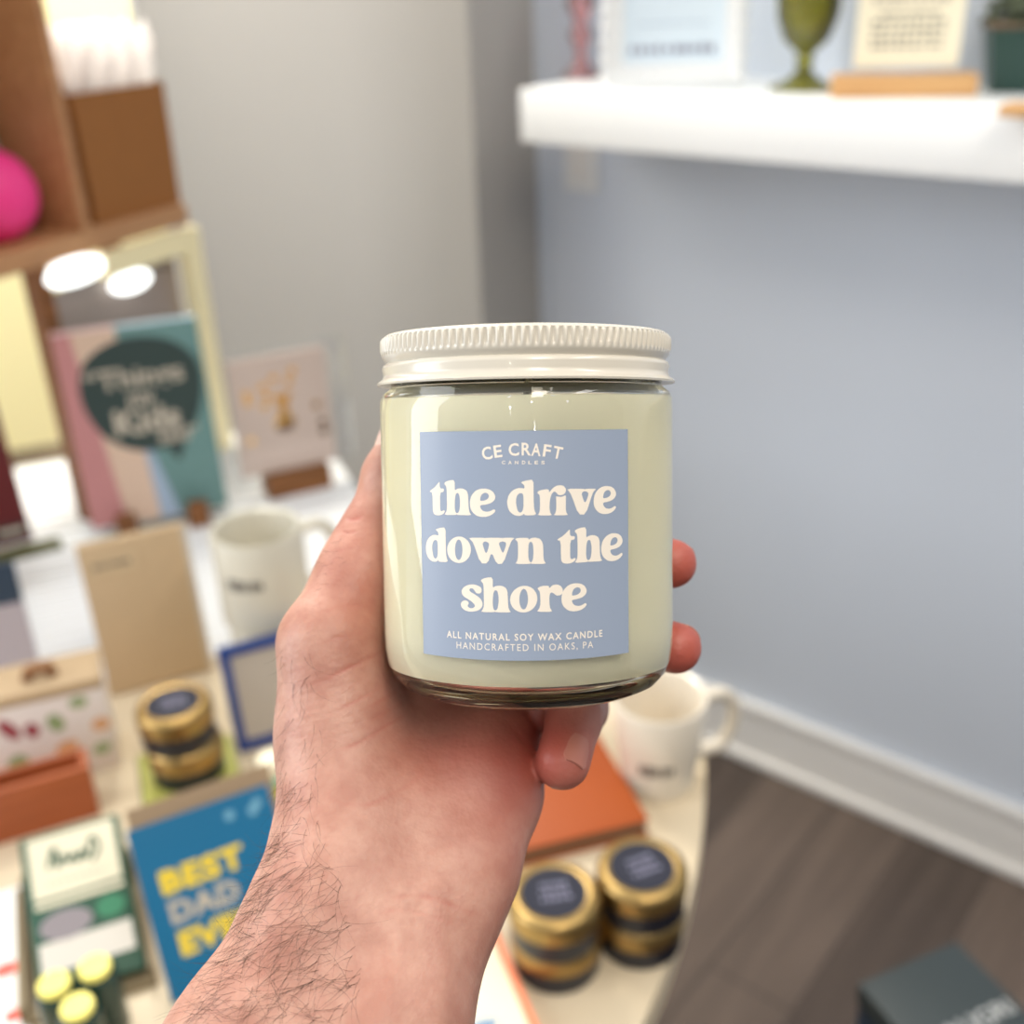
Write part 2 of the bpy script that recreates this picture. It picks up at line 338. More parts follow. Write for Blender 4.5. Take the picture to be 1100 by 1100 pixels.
# plant pot and wood piece at the edge
p = on_shelf(1092, 97); g = empty('potted_plant', 'small leafy plant in a square dark green pot at the right edge of the shelf', 'potted plant', p, R(-16))
V, Fc = box_vf(-0.034, 0.034, -0.034, 0.034, 0, 0.075); V = [(x * (1.0 + 0.35 * (z / .075)), y * (1.0 + 0.35 * (z / .075)), z) for x, y, z in V]
mesh('pot', V, Fc, M['potg'], g)
box('rim', (-0.049, 0.049, -0.049, 0.049, 0.0752, 0.080), M['brown'], g)
LV, LF = [], []
for i in range(420):
    a, e, rr = random.uniform(0, 6.28), random.uniform(0, 1.4), random.uniform(0.02, 0.055)
    c = Vector((rr * math.cos(a) * math.cos(e), rr * math.sin(a) * math.cos(e), 0.082 + rr * math.sin(e) * 1.3))
    d = Vector((random.uniform(-1, 1), random.uniform(-1, 1), random.uniform(-.2, 1))).normalized() * 0.011; s_ = d.orthogonal().normalized() * 0.0045
    k = len(LV); LV += [c - d, c + s_, c + d, c - s_]; LF.append((k, k + 1, k + 2, k + 3))
tag(mesh('leaves', LV, LF, M['soil'], g), kind='stuff')
p = on_shelf(1100, 124); g = box('wooden_coaster', (-0.022, 0.022, -0.022, 0.022, 0, 0.012), M['oak'], bev=0.002); g.location = p; g.rotation_euler.z = WALL_RZ; tag(g, 'pale wooden piece at the front right edge of the shelf', 'coaster')
# switch plate under the shelf
p = onplane(626, 168, N * W0, N); g = empty('wall_outlet', 'white outlet plate on the wall just under the shelf', 'outlet', p, WALL_RZ)
box('plate', (-0.036, 0.036, -0.006, 0, -0.058, 0.058), M['white'], g, bev=0.002); box('socket', (-0.017, 0.017, -0.009, -0.005, -0.034, 0.034), M['trim'], g, bev=0.002)

# ================================================================== TABLE + BENCH
Q = Vector((-0.40, 0.955, 0)); TZ = 0.75
def bl(s, t, z=0.0): return Q + E1 * s + E2 * t + Vector((0, 0, z))
tb = empty('display_table', 'cream round-edged display table covered with gifts', 'table', (-0.45, 0.6, 0))
c0, r0 = Vector((-0.611, 0.890)), 0.7836
P = []
for i in range(240):
    a = 2 * math.pi * i / 240; q = Vector((c0.x + r0 * math.cos(a), c0.y + r0 * math.sin(a), 0)); tt = (q - Q).dot(E2)
    if tt > -0.004: q = q - E2 * (tt + 0.004)
    P.append((q.x + 0.45, q.y - 0.6))
n = len(P); V = [(x, y, TZ - 0.03) for x, y in P] + [(x, y, TZ) for x, y in P]
Fc = [tuple(range(n))[::-1], tuple(range(n, 2 * n))] + [(i, (i + 1) % n, n + (i + 1) % n, n + i) for i in range(n)]
tt = mesh('tabletop', V, Fc, M['cream'], tb)
for x, y in [(-0.55, 0.2), (0.42, 0.1), (0.25, -0.22), (-0.45, -0.22)]:
    lathe('leg', [(0, 0), (0.018, 0), (0.026, TZ - 0.031), (0, TZ - 0.031)], M['cream'], tb, 20).location = (x, y, 0)
bn = empty('slatted_bench', 'white slatted wooden bench behind the table, in front of the window', 'bench', Q, RZL)
sl = [(-1.0, 0.335, 0.03 * i, 0.03 * i + 0.0255, TZ - 0.02, TZ) for i in range(21)]
boxes('slats', sl, M['white'], bn)
boxes('frame', [(-1.0, 0.335, 0.0, 0.03, TZ - 0.075, TZ - 0.0205), (-1.0, 0.335, 0.59, 0.62, TZ - 0.075, TZ - 0.0205), (-1.0, -0.97, 0.03, 0.59, TZ - 0.075, TZ - 0.0205), (0.305, 0.335, 0.03, 0.59, TZ - 0.075, TZ - 0.0205)], M['white'], bn)
for x in (-0.99, 0.29):
    for y in (0.0, 0.58): box('leg', (x, x + 0.04, y, y + 0.04, 0, TZ - 0.0755), M['white'], bn)

# ================================================================== WOODEN UNIT ON THE BENCH
UO = Vector((-0.44, 1.548, TZ)); RU = R(62); UE = Vector((math.cos(RU), math.sin(RU), 0)); UD = Vector((-math.sin(RU), math.cos(RU), 0))
un = empty('wooden_shelf_unit', 'brown wooden shelf unit with open cubbies and a cream frame with glowing ovals standing in for reflections, by the window', 'shelf unit', UO, RU)
box('shelf_board', (-0.50, 0.012, 0.0, 0.16, 0.340, 0.366), M['shelfw'], un, bev=0.001)
box('divider', (-0.174, -0.162, 0.0, 0.16, 0.3662, 0.95), M['shelfw'], un, bev=0.001)
box('back_panel', (-0.488, -0.1742, 0.15, 0.16, 0.3662, 0.95), M['shelfw'], un)
box('side_panel', (-0.50, -0.4882, 0.0, 0.16, 0.3662, 0.95), M['shelfw'], un)
box('top_board', (-0.50, 0.012, 0.0, 0.16, 0.9502, 0.975), M['shelfw'], un)
for x, y in ((-0.262, 0.0), (-0.49, 0.0), (-0.49, 0.135), (-0.024, 0.125)): box('leg', (x, x + 0.022, y, y + 0.022, 0, 0.3398), M['brownw'], un)
def unit(x, y, z): return UO + UE * x + UD * y + Vector((0, 0, z))
def ball(name, r, m, parent=None):
    V, Fc = lathe_vf([(max(r * math.sin(math.pi * i / 24), 0), r - r * math.cos(math.pi * i / 24)) for i in range(25)], 48); return mesh(name, V, Fc, m, parent, True)
o = ball('yarn_ball', 0.055, M['magenta']); o.location = unit(-0.252, 0.058, 0.3662); tag(o, 'large hot pink ball in the wooden cubby', 'ball')
o = lathe('shading_jar', [(0, 0), (0.022, 0), (0.026, 0.02), (0.027, 0.085), (0.022, 0.110), (0.021, 0.120), (0.018, 0.120), (0.018, 0.105), (0, 0.095)], M['greyc'], None, 40); o.location = unit(-0.203, 0.121, 0.3662); tag(o, 'grey jar shape standing in for the divider shading behind the hot pink ball', 'jar')  # grey jar added where the divider is only shaded
o = box('gift_carton', (-0.03, 0.03, -0.012, 0.012, 0, 0.165), M['periw'], bev=0.002); o.location = unit(-0.300, 0.134, 0.3662); o.rotation_euler.z = RU; tag(o, 'periwinkle blue carton behind the hot pink ball', 'box')
# kraft bag with tissue
g = empty('gift_bag', 'brown paper bag stuffed with white tissue paper on the wooden shelf', 'bag', unit(-0.050, 0.058, 0.3662), RU)
V = [(-0.088, -0.045, 0), (0.066, -0.045, 0), (0.066, 0.045, 0), (-0.088, 0.045, 0), (-0.091, -0.047, 0.158), (0.068, -0.047, 0.158), (0.068, 0.047, 0.158), (-0.091, 0.047, 0.158), (-0.087, 0.0, 0.08), (0.064, 0, 0.08)]
mesh('bag', V, [(0, 3, 2, 1), (0, 1, 5, 4), (2, 3, 7, 6), (3, 0, 8), (0, 4, 8), (4, 7, 8), (7, 3, 8), (1, 2, 9), (2, 6, 9), (6, 5, 9), (5, 1, 9)], M['bag'], g)
TV, TF = [], []
for k in range(12):
    cx, cy = -0.068 + 0.114 * (k % 4) / 3 + random.uniform(-.006, .006), -0.03 + 0.03 * (k // 4) + random.uniform(-.004, .004); a0 = random.uniform(0, 6); base = len(TV)
    nn = 14
    for ring, (rr, z) in enumerate([(0.004, 0.12), (0.020, 0.162), (0.027, 0.195), (0.020, 0.222)]):
        for i in range(nn):
            a = a0 + 2 * math.pi * i / nn; q = rr * (1 + 0.35 * math.sin(5 * a + k) * (ring > 0))
            TV.append((cx * (1 if ring else .5) + q * math.cos(a) * .8, cy * (1 if ring else .5) + q * math.sin(a) * .8, z + (0.014 * math.sin(3 * a + k) if ring > 1 else 0)))
    for ring in range(3):
        for i in range(nn):
            j = (i + 1) % nn; TF.append((base + ring * nn + i, base + ring * nn + j, base + (ring + 1) * nn + j, base + (ring + 1) * nn + i))
tis = M['tissue']; nt = tis.node_tree
ts = nt.nodes.new('ShaderNodeBsdfTranslucent'); ts.inputs['Color'].default_value = (0.95, 0.92, 0.90, 1); mxs = nt.nodes.new('ShaderNodeMixShader'); mxs.inputs[0].default_value = 0.65
out = [x for x in nt.nodes if x.type == 'OUTPUT_MATERIAL'][0]; nt.links.new(nt.nodes['Principled BSDF'].outputs[0], mxs.inputs[1]); nt.links.new(ts.outputs[0], mxs.inputs[2]); nt.links.new(mxs.outputs[0], out.inputs[0])
mesh('tissue_paper', TV, TF, tis, g, True)
# cream frame and taupe panel under the board; glowing ovals stand in for reflections
g = un
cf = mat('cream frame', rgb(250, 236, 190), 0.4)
boxes('cream_frame', [(-0.008, 0.024, -0.004, 0.010, 0, 0.302), (-0.155, 0.024, -0.004, 0.010, 0.3022, 0.334)], cf, g)
box('taupe_panel', (-0.236, -0.0082, 0.020, 0.026, 0, 0.302), mat('taupe panel', rgb(150, 136, 128), 0.35), g)
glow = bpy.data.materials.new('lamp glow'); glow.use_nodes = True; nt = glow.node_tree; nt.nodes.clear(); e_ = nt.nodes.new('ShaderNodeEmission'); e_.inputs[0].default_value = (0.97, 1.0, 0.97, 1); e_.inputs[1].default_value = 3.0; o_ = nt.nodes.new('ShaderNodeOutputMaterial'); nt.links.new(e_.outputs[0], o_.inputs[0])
def glow_oval(cx, cy, cz, rx, ry, rz_):
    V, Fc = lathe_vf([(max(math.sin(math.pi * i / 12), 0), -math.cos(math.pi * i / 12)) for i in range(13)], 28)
    return mesh('reflection_oval', [(cx + x * rx, cy + y * ry, cz + z * rz_) for x, y, z in V], Fc, glow, g, True)
glow_oval(-0.199, 0.003, 0.3225, 0.050, 0.014, 0.0170); glow_oval(-0.108, 0.006, 0.2865, 0.036, 0.012, 0.0140)
box('oval_backing', (-0.236, -0.1552, 0.014, 0.0258, 0.3022, 0.3338), cf, g)

# ================================================================== THINGS ON THE BENCH
def bar_text(fl, *a, **k): return fl.scribble(*a, **k)
# boxed party game with speech bubble
bx = at(176, 566, TZ); g = empty('boxed_game', 'pink and teal box with a dark speech bubble, standing on a brown easel', 'box', bx + Vector((0, 0, 0.012)), RZL - R(2))
bw_, bh, bd = 0.172, 0.252, 0.026
cv = box('box_body', (-bw_/2, bw_/2, 0, bd, 0, bh), M['teal'], g, bev=0.0008)
fl = Flat()
fl.poly([(-bw_/2, 0), (-bw_/2 + 0.045, 0), (-bw_/2 + 0.022, bh), (-bw_/2, bh)], M['pink']); fl.poly([(-bw_/2 + 0.045, 0), (0.0, 0), (-0.012, bh), (-bw_/2 + 0.022, bh)], M['beige'])
fl.poly([(0.0, 0), (0.026, 0), (0.005, 0.09), (-0.006, 0.14)], M['bluegrey'], 0.0004)
pts = spline([(-0.066, 0.165), (-0.056, 0.213), (-0.01, 0.238), (0.045, 0.232), (0.078, 0.2), (0.076, 0.15), (0.05, 0.105), (0.0, 0.092), (-0.045, 0.115)], 6)
fl.poly([(p_.x, p_.y) for p_ in pts], M['dgreen'], 0.0007); fl.poly([(0.015, 0.105), (0.055, 0.115), (0.036, 0.072)], M['dgreen'], 0.0008)
fl.text('“Things', 0.0, 0.186, 0.118, M['greyp'], 0.0011, bold=0.02, h=0.034); fl.text('my', 0.004, 0.157, 0.032, M['greyp'], 0.0011, bold=0.02, h=0.022)
fl.text('Kids', 0.006, 0.133, 0.08, M['greyp'], 0.0011, bold=0.03, h=0.034); fl.text('said”', 0.04, 0.108, 0.05, M['greyp'], 0.0011, bold=0.02, h=0.018)
fl.front('cover_print', cv, 0)
fl = Flat(); fl.rect(-bw_/2, -0.012, 0, bd, M['palepink']); fl.rect(-0.012, bw_/2, 0, bd, M['paleblue']); fl.top('top_print', cv, bh)
lean(g, R(5))
e = empty('easel', 'brown wooden easel with two round feet holding the pink and teal box', 'easel', bx, RZL - R(2))
for x in (-0.044, 0.046): box('foot', (x - 0.014, x + 0.014, -0.024, 0.03, 0.0, 0.0115), M['brownw'], e, bev=0.003); box('peg', (x - 0.013, x + 0.013, -0.026, -0.010, 0.0118, 0.036), M['brownw'], e, bev=0.004)
# card in clear holder
p = at(322, 527, TZ); g = empty('acrylic_card_display', 'blush card with a gold vase drawing in a clear holder on a brown wood block', 'card display', p, R(26))
box('base', (-0.045, 0.045, -0.012, 0.03, 0, 0.032), M['brownw'], g, bev=0.001)
hd = box('holder', (-0.07, 0.088, 0.012, 0.016, 0.033, 0.205), M['clear'], g)
cd = box('card', (-0.074, 0.06, 0.006, 0.0115, 0.033, 0.198), mat('blush card', rgb(196, 178, 168), 0.55), g)
fl = Flat(); fl.rect(-0.074, 0.06, 0.033, 0.07, mat('pale blush band', rgb(206, 188, 178), 0.55))
gold2 = mat('gold foil', rgb(214, 170, 104), 0.18, 1.0)
vs = spline([(-0.016, 0.095), (0.004, 0.095), (0.008, 0.106), (0.0, 0.116), (0.004, 0.136), (0.010, 0.142), (-0.022, 0.142), (-0.014, 0.136), (-0.012, 0.116), (-0.020, 0.106)], 4)
fl.poly([(q.x, q.y) for q in vs], gold2, 0.0006); fl.ell(-0.006, 0.096, 0.013, 0.007, M['brown'], 0.0008)
for x, z in [(-0.03, .157), (-0.014, .166), (0.006, .158), (-0.052, .150), (-0.052, .140), (-0.026, .143), (-0.03, .13), (0.04, .118), (0.046, .092), (0.046, .078), (-0.055, .085), (0.012, .172)]: fl.ell(x, z, 0.0052, 0.0052, gold2, 0.0007, 16)
fl.front('foil_print', cd, 0.006)
# stacked mugs
def mug(name, label, loc, rz, r=0.043, h=0.095, m=None, group=None, taper=0.0, print_=True, pz=0.055):
    m = m or M['ceramicg']; g = empty(name, label, 'mug', loc, rz, group); rb = r - taper
    lathe('cup', [(0, 0.004), (rb - 0.005, 0.004), (rb - 0.004, 0), (rb - 0.001, 0.001), (rb, 0.006), (rb + taper * .5, h * .5), (r, h - 0.003), (r - 0.0015, h), (r - 0.004, h - 0.001), (r - 0.005, h - 0.006), (rb - 0.005 + taper * .5, h * .5), (rb - 0.005, 0.012), (0, 0.010)], m, g, 72)
    hp = spline([(r - 0.003, 0, h * .83), (r + 0.016, 0, h * .86), (r + 0.030, 0, h * .72), (r + 0.031, 0, h * .45), (r + 0.018, 0, h * .24), (r - 0.003 - taper * .7, 0, h * .25)], 6, False)
    tube('handle', hp, 0.0058, m, g, 12)
    if print_:
        V, Fc = [], []; rr = random.Random(5); a = -R(24)
        for k in range(6):
            da = R(rr.uniform(4, 6.5)); hh = rr.uniform(0.008, 0.012); q = len(V)
            for aa in (a, a + da):
                for z in (pz - hh / 2, pz + hh / 2): rz_ = rb + taper * z / h + 0.0004; V.append((rz_ * math.cos(aa - math.pi / 2 - PR), rz_ * math.sin(aa - math.pi / 2 - PR), z))
            Fc.append((q, q + 2, q + 3, q + 1)); a += R(8)
        mesh('lettering', V, Fc, M['ink'], g)
    return g
p = at(275, 566, 0.94) + Vector((-0.003, 0.009, 0)); PR = R(40)
mug('mug', 'ivory mug with dark lettering on top of the stack of two beside the kraft box', (p.x, p.y, TZ + 0.0905), R(30), group='stacked ivory mugs')
mug('mug', 'ivory mug at the bottom of the stack of two beside the kraft box', (p.x + 0.004, p.y + 0.001, TZ), R(40), group='stacked ivory mugs')
# kraft boxed card
p = at(176, 735, TZ); g = empty('kraft_box', 'flat tan kraft box standing upright between the white bench and the ivory mugs', 'box', p, R(24))
kb = box('box_body', (-0.052, 0.052, 0, 0.016, 0, 0.158), M['kraft'], g, bev=0.0008)
fl = Flat(); fl.rect(-0.045, 0.001, 0.126, 0.144, mat('tan sticker', rgb(196, 172, 138), 0.6)); fl.scribble(-0.022, 0.135, 0.036, 0.005, M['ink'], n=6, seed=8); fl.rect(0.047, 0.052, 0, 0.158, M['greyp'], 0.0002); fl.front('label', kb, 0)
lean(g, R(10))
# tins
def tin(label, loc, rz=0.0, r=0.0325, h=0.036, group='navy and gold candle tins'):
    g = empty('candle_tin', label, 'tin', loc, rz, group); s = h / 0.036
    lathe('can', [(0, 0), (r - 0.003, 0), (r - 0.001, 0.0015 * s), (r - 0.0005, 0.017 * s), (r - 0.003, 0.018 * s), (0, 0.018 * s)], M['navy'], g, 64)
    lathe('lid', [(0, 0.0182 * s), (r - 0.0012, 0.0182 * s), (r + 0.0005, 0.019 * s), (r + 0.0005, 0.030 * s), (r - 0.001, 0.0335 * s), (r - 0.004, 0.0355 * s), (r - 0.0065, 0.036 * s), (r - 0.0085, 0.0352 * s), (0, 0.0352 * s)], M['gold'], g, 64)
    st = lathe('sticker', [(0, 0.0353 * s), (r - 0.0092, 0.0353 * s), (r - 0.0092, 0.0356 * s), (0, 0.0356 * s)], M['navyl'], g, 56)
    fl = Flat()
    for i, z in enumerate((0.007, 0.0005, -0.006)): fl.scribble(0.001, z, 0.022 - 0.003 * (i == 0), 0.0045, M['lav'], 0.0002, n=5, seed=i + 30)
    fl.top('lettering', st, 0.0356 * s); return g
pA = at(595, 958, 0.822); pA = Vector((pA.x, pA.y, TZ)); pB = at(690, 930, 0.822); pB = Vector((pB.x, pB.y, TZ))
tin('navy and gold tin on top of the stack nearest the wrist', pA + Vector((0, 0, 0.0362)), R(8))
tin('navy and gold tin at the bottom of the stack nearest the wrist', pA + Vector((0.001, 0.005, 0)), R(20))
tin('navy and gold tin on top of the stack at the curved table edge', pB + Vector((0, 0, 0.0362)), R(22))
tin('navy and gold tin at the bottom of the stack at the curved table edge', pB + Vector((-0.001, 0.002, 0)), R(10))
# olive notebook under the left stack
pL = at(186, 757, 0.832); pL = Vector((pL.x, pL.y, TZ))
ob = empty('olive_notebook', 'olive green notebook lying under the left stack of tins', 'notebook', pL, R(20))
box('cover', (-0.042, 0.045, -0.047, 0.042, 0.0, 0.004), M['olivedk'], ob, bev=0.0006); box('pages', (-0.040, 0.043, -0.0465, 0.040, 0.0041, 0.009), M['olive'], ob)
tin('navy and gold tin on top of the left stack, below the kraft box', pL + Vector((0, 0, 0.0092 + 0.0382)), R(20), h=0.038)
tin('navy and gold tin at the bottom of the left stack, on the olive notebook', pL + Vector((0.003, 0, 0.0092)), R(20), h=0.038)
# blue frame
p = at(262, 810, TZ); g = empty('blue_frame', 'blue framed grey sheet leaning beside the wrist and the left tins', 'picture frame', p, R(24))
boxes('frame', [(-0.004, 0.085, 0, 0.009, 0, 0.009), (-0.004, 0.085, 0, 0.009, 0.093, 0.102), (-0.004, 0.005, 0, 0.009, 0.009, 0.093), (0.076, 0.085, 0, 0.009, 0.009, 0.093)], M['bluef'], g); box('sheet', (0.0045, 0.0765, 0.003, 0.006, 0.0085, 0.0935), M['greyc'], g)
lean(g, R(14))
# small banded bottle
p = at(300, 868, TZ); g = empty('small_bottle', 'little white capped bottle with mint and yellow bands beside the wrist', 'bottle', p)
lathe('body', [(0, 0), (0.013, 0), (0.014, 0.002), (0.014, 0.016), (0, 0.016)], M['redp'], g, 32); lathe('yellow_band', [(0, 0.0161), (0.0142, 0.0161), (0.0142, 0.034), (0, 0.034)], mat('lemon band', rgb(236, 232, 60), 0.4), g, 32)
lathe('mint_band', [(0, 0.0341), (0.0145, 0.0341), (0.0145, 0.042), (0, 0.042)], M['tealp'], g, 32); lathe('cap', [(0, 0.0421), (0.0125, 0.0421), (0.0125, 0.054), (0.011, 0.056), (0, 0.056)], M['ivory'], g, 32)
# patterned gift box
p = at(66, 838, TZ); g = empty('floral_box', 'white printed box with leaves and fruit and a tan lid at the left edge', 'box', p, R(20))
fbx = box('box_body', (-0.075, 0.052, 0, 0.05, 0, 0.088), M['floral'], g, bev=0.001); box('lid', (-0.076, 0.053, -0.001, 0.051, 0.0882, 0.099), M['kraft'], g, bev=0.001)
fl = Flat(); gl = mat('leaf print', rgb(150, 168, 120), 0.6); orr = mat('peach print', rgb(222, 168, 122), 0.6); ber = mat('berry print', rgb(160, 70, 80), 0.6)
for x, z, a, b_, m_, ro in [(-0.03, .066, .006, .013, ber, .5), (-0.012, .06, .006, .008, ber, .2), (0.008, .062, .007, .010, gl, .3), (0.03, .078, .008, .006, gl, 0), (0.044, .05, .008, .007, orr, 0), (0.012, .034, .010, .007, orr, .3), (-0.03, .03, .009, .008, gl, .6), (0.04, .024, .008, .006, gl, .3), (-0.058, .05, .007, .010, gl, .2), (-0.056, .016, .009, .007, orr, .1), (-0.004, .012, .008, .006, ber, .3)]: fl.ell(x, z, a, b_, m_, 0.0004, 18, ro)
fl.front('print', fbx, 0)
hb = tube('toggle', [(-0.008, 0.02, 0.0995), (-0.006, 0.02, 0.108), (0.012, 0.02, 0.109), (0.014, 0.02, 0.0995)], 0.005, M['brownw'], g)
# terracotta wooden tray
p = at(48, 893, TZ); g = empty('terracotta_tray', 'terracotta brown wooden tray below the floral box at the left edge', 'tray', p, R(24))
boxes('tray', [(-0.08, 0.046, 0, 0.006, 0.0, 0.052), (-0.08, 0.046, 0.024, 0.03, 0.0, 0.052), (-0.08, -0.074, 0.006, 0.024, 0, 0.052), (0.040, 0.046, 0.006, 0.024, 0, 0.052), (-0.074, 0.036, 0.006, 0.024, 0, 0.006)], M['terra'], g)
# open green box of packets
p = at(106, 1080, TZ); g = empty('taupe_tray', 'taupe tray holding a green packet at the lower left', 'tray', p, R(22)); g.scale = (0.88, 0.86, 1)
boxes('tray', [(-0.056, 0.047, 0.0, 0.140, 0, 0.006), (-0.056, -0.050, 0, 0.140, 0.0062, 0.020), (0.0435, 0.047, 0, 0.140, 0.0062, 0.020), (-0.050, 0.043, 0.135, 0.140, 0.0062, 0.03)], mat('taupe board', rgb(132, 116, 88), 0.6), g)
b0 = p + Matrix.Rotation(R(22), 3, 'Z') @ Vector((0.0, 0.006, 0.0064)); q = empty('green_packet', 'green packet with cream label, grey picture and white band lying in the taupe tray', 'packet', b0, R(22))
body = box('pouch', (-0.043, 0.043, 0, 0.010, 0, 0.142), M['greenp'], q, bev=0.002)
fl = Flat(); fl.rect(-0.037, 0.037, 0.074, 0.138, mat('packet label', rgb(218, 210, 184), 0.6))
sc = spline([(-0.022, .108), (-0.015, .126), (-0.014, .107), (-0.008, .117), (-0.004, .108), (0.0, .116), (0.004, .107), (0.008, .117), (0.011, .108), (0.017, .126), (0.022, .115), (0.015, .104)], 5, False)
for a_, b2 in zip(sc[:-1], sc[1:]):
    d = (b2 - a_); nn_ = Vector((-d.y, d.x, 0)).normalized() * 0.0017; fl.add([a_ - nn_, b2 - nn_, b2 + nn_, a_ + nn_], [(0, 1, 2, 3)], M['greenp'], 0.0006)
fl.scribble(0, 0.094, 0.05, 0.003, M['greyp'], n=8, seed=41); fl.rect(-0.037, 0.037, 0.079, 0.082, M['greenp'], 0.0006)
fl.rect(-0.038, 0.038, 0.018, 0.044, mat('packet band', rgb(206, 200, 190), 0.6)); fl.ell(-0.014, 0.056, 0.022, 0.013, mat('grey picture', rgb(134, 126, 130), 0.6), 0.0004); fl.ell(0.024, 0.060, 0.012, 0.010, mat('bright leaf', rgb(48, 120, 86), 0.5), 0.0004)
fl.front('label', body, 0); q.scale = (0.84, 1, 0.86); lean(q, R(64))
# yellow capped bottles
for (px, py, txt) in ((55, 1048, 'dark green bottle with a yellow cap, leftmost of the three'), (99, 1030, 'dark green bottle with a yellow cap, rightmost of the three'), (80, 1072, 'dark green bottle with a yellow cap, nearest of the three')):
    q = at(px, py, 0.815); g = empty('yellow_capped_bottle', txt, 'bottle', (q.x, q.y, TZ), 0, 'yellow capped bottles')
    lathe('bottle', [(0, 0), (0.0125, 0), (0.0135, 0.002), (0.0135, 0.049), (0.0125, 0.053), (0.011, 0.054), (0, 0.054)], M['bottle'], g, 32)
    lathe('cap', [(0, 0.0541), (0.0104, 0.0541), (0.0106, 0.0575), (0.0100, 0.0588), (0, 0.0590)], M['yellowcap'], g, 32)
# white sheet with red marks at lower left
q = at(-2, 1075, TZ); g = empty('printed_leaflet', 'white leaflet with red marks lying at the lower left corner', 'leaflet', q, R(22)); lf = box('sheet', (-0.06, 0.022, -0.045, 0.11, 0, 0.002), M['white'], g)
fl = Flat(); fl.ell(0.006, 0.025, 0.010, 0.007, M['redp']); fl.ell(0.012, -0.02, 0.008, 0.006, M['redp']); fl.ell(-0.02, 0.0, 0.01, 0.006, M['redp']); fl.top('print', lf, 0.002)
# best dad ever card and its envelope
p = at(247, 1054, TZ); g = empty('greeting_card', 'bright blue BEST DAD EVER card leaning on its kraft envelope', 'card', p, R(27))
cd = box('card', (-0.041, 0.062, 0, 0.0022, 0, 0.124), M['blue'], g)
fl = Flat()
fl.text('BEST', 0.002, 0.081, 0.060, M['yellow'], 0.0005, bold=0.05, spacing=1.1, h=0.0175); fl.text('DAD', -0.002, 0.059, 0.050, M['greyp'], 0.0005, bold=0.05, spacing=1.1, h=0.0165); fl.text('EVER', 0.004, 0.036, 0.060, M['yellow'], 0.0005, bold=0.05, spacing=1.1, h=0.0175)
glint = mat('painted bubble glints', rgb(120, 172, 196), 0.08)
for x, z in ((0.030, 0.111), (0.047, 0.109), (0.051, 0.113)): fl.ell(x, z, 0.0036, 0.0036, glint, 0.0005)  # glints of the card's shiny bubbles painted as pale dots
fl.front('lettering', cd, 0); lean(g, R(33))
d2 = Matrix.Rotation(R(27), 3, 'Z') @ Vector((0, 0.010, 0))
ev = empty('kraft_envelope', 'kraft envelope behind the bright blue card', 'envelope', p + d2, R(27)); box('envelope_body', (-0.038, 0.068, 0, 0.002, 0, 0.132), mat('kraft envelope paper', rgb(160, 134, 104), 0.7), ev); lean(ev, R(33))
sp = empty('wooden_prop', 'small wooden block propping up the kraft envelope', 'block', p + Matrix.Rotation(R(27), 3, 'Z') @ Vector((0.01, 0.075, 0)), R(27)); box('block_body', (-0.03, 0.03, 0, 0.03, 0, 0.085), M['brownw'], sp, bev=0.001)
# left edge: red books, navy folder
q = at(22, 590, TZ); g = empty('red_book', 'dark red book standing at the left edge of the bench', 'book', q, R(30)); rb_ = box('cover', (-0.10, 0.018, 0, 0.02, 0, 0.19), M['red'], g, bev=0.001)
fl = Flat(); fl.rect(-0.06, 0.014, 0.006, 0.026, mat('dark band', rgb(50, 30, 34), 0.5)); fl.rect(-0.02, 0.010, 0.014, 0.02, M['greyp'], 0.0006); fl.front('spine_label', rb_, 0); lean(g, R(14))
q2 = at(40, 592, TZ); g = box('shadow_sheet', (-0.10, 0.03, -0.012, 0.02, 0, 0.004), M['olivedk']); g.location = q2 + Vector((0, 0, 0.0)); g.rotation_euler.z = R(30); tag(g, 'olive sheet standing in for the greenish shadow at the foot of the dark red book', 'board')  # thin olive sheet added in place of the greenish shadow by the book
bpy.data.objects['red_book'].location.z += 0.0042
q = at(14, 742, TZ); g = empty('navy_folder', 'navy topped lilac grey folder standing at the left edge', 'folder', q, R(22))
box('sheet', (-0.07, 0.030, 0, 0.008, 0, 0.092), M['lilac'], g); box('band', (-0.07, 0.030, -0.0006, 0.0085, 0.0922, 0.134), M['navyb'], g); lean(g, R(8))
g = empty('dark_green_bottle', 'dark green bottle at the far left behind the navy folder', 'bottle', at(-22, 640, TZ)); lathe('bottle', [(0, 0), (0.024, 0), (0.025, 0.003), (0.025, 0.06), (0.012, 0.078), (0, 0.079)], M['bottle'], g, 32); lathe('stopper', [(0, 0.0792), (0.010, 0.0792), (0.010, 0.09), (0, 0.09)], M['brownw'], g, 24)

# ================================================================== RIGHT SIDE OF THE TABLE
p = at(706, 838, TZ); PR = R(28)
mug('mug', 'cream tapered mug with faint lettering at the right edge of the table', p, R(18), r=0.041, h=0.092, m=M['ceramic'], taper=0.009, pz=0.038)
# orange book
oc = [at(697, 880, 0.768), at(636, 778, 0.768)]; ex = (oc[1] - oc[0]); ang = math.atan2(ex.y, ex.x) - math.pi / 2
g = empty('orange_book', 'orange covered book lying flat under the hand', 'book', (oc[0].x, oc[0].y, TZ), ang)
box('pages', (-0.149, -0.002, 0.002, 0.148, 0.003, 0.015), M['brown'], g); box('front_cover', (-0.15, 0, 0, 0.15, 0.0152, 0.0182), M['orange'], g, bev=0.0005); box('back_cover', (-0.15, 0, 0, 0.15, 0, 0.0028), M['orange'], g, bev=0.0005)
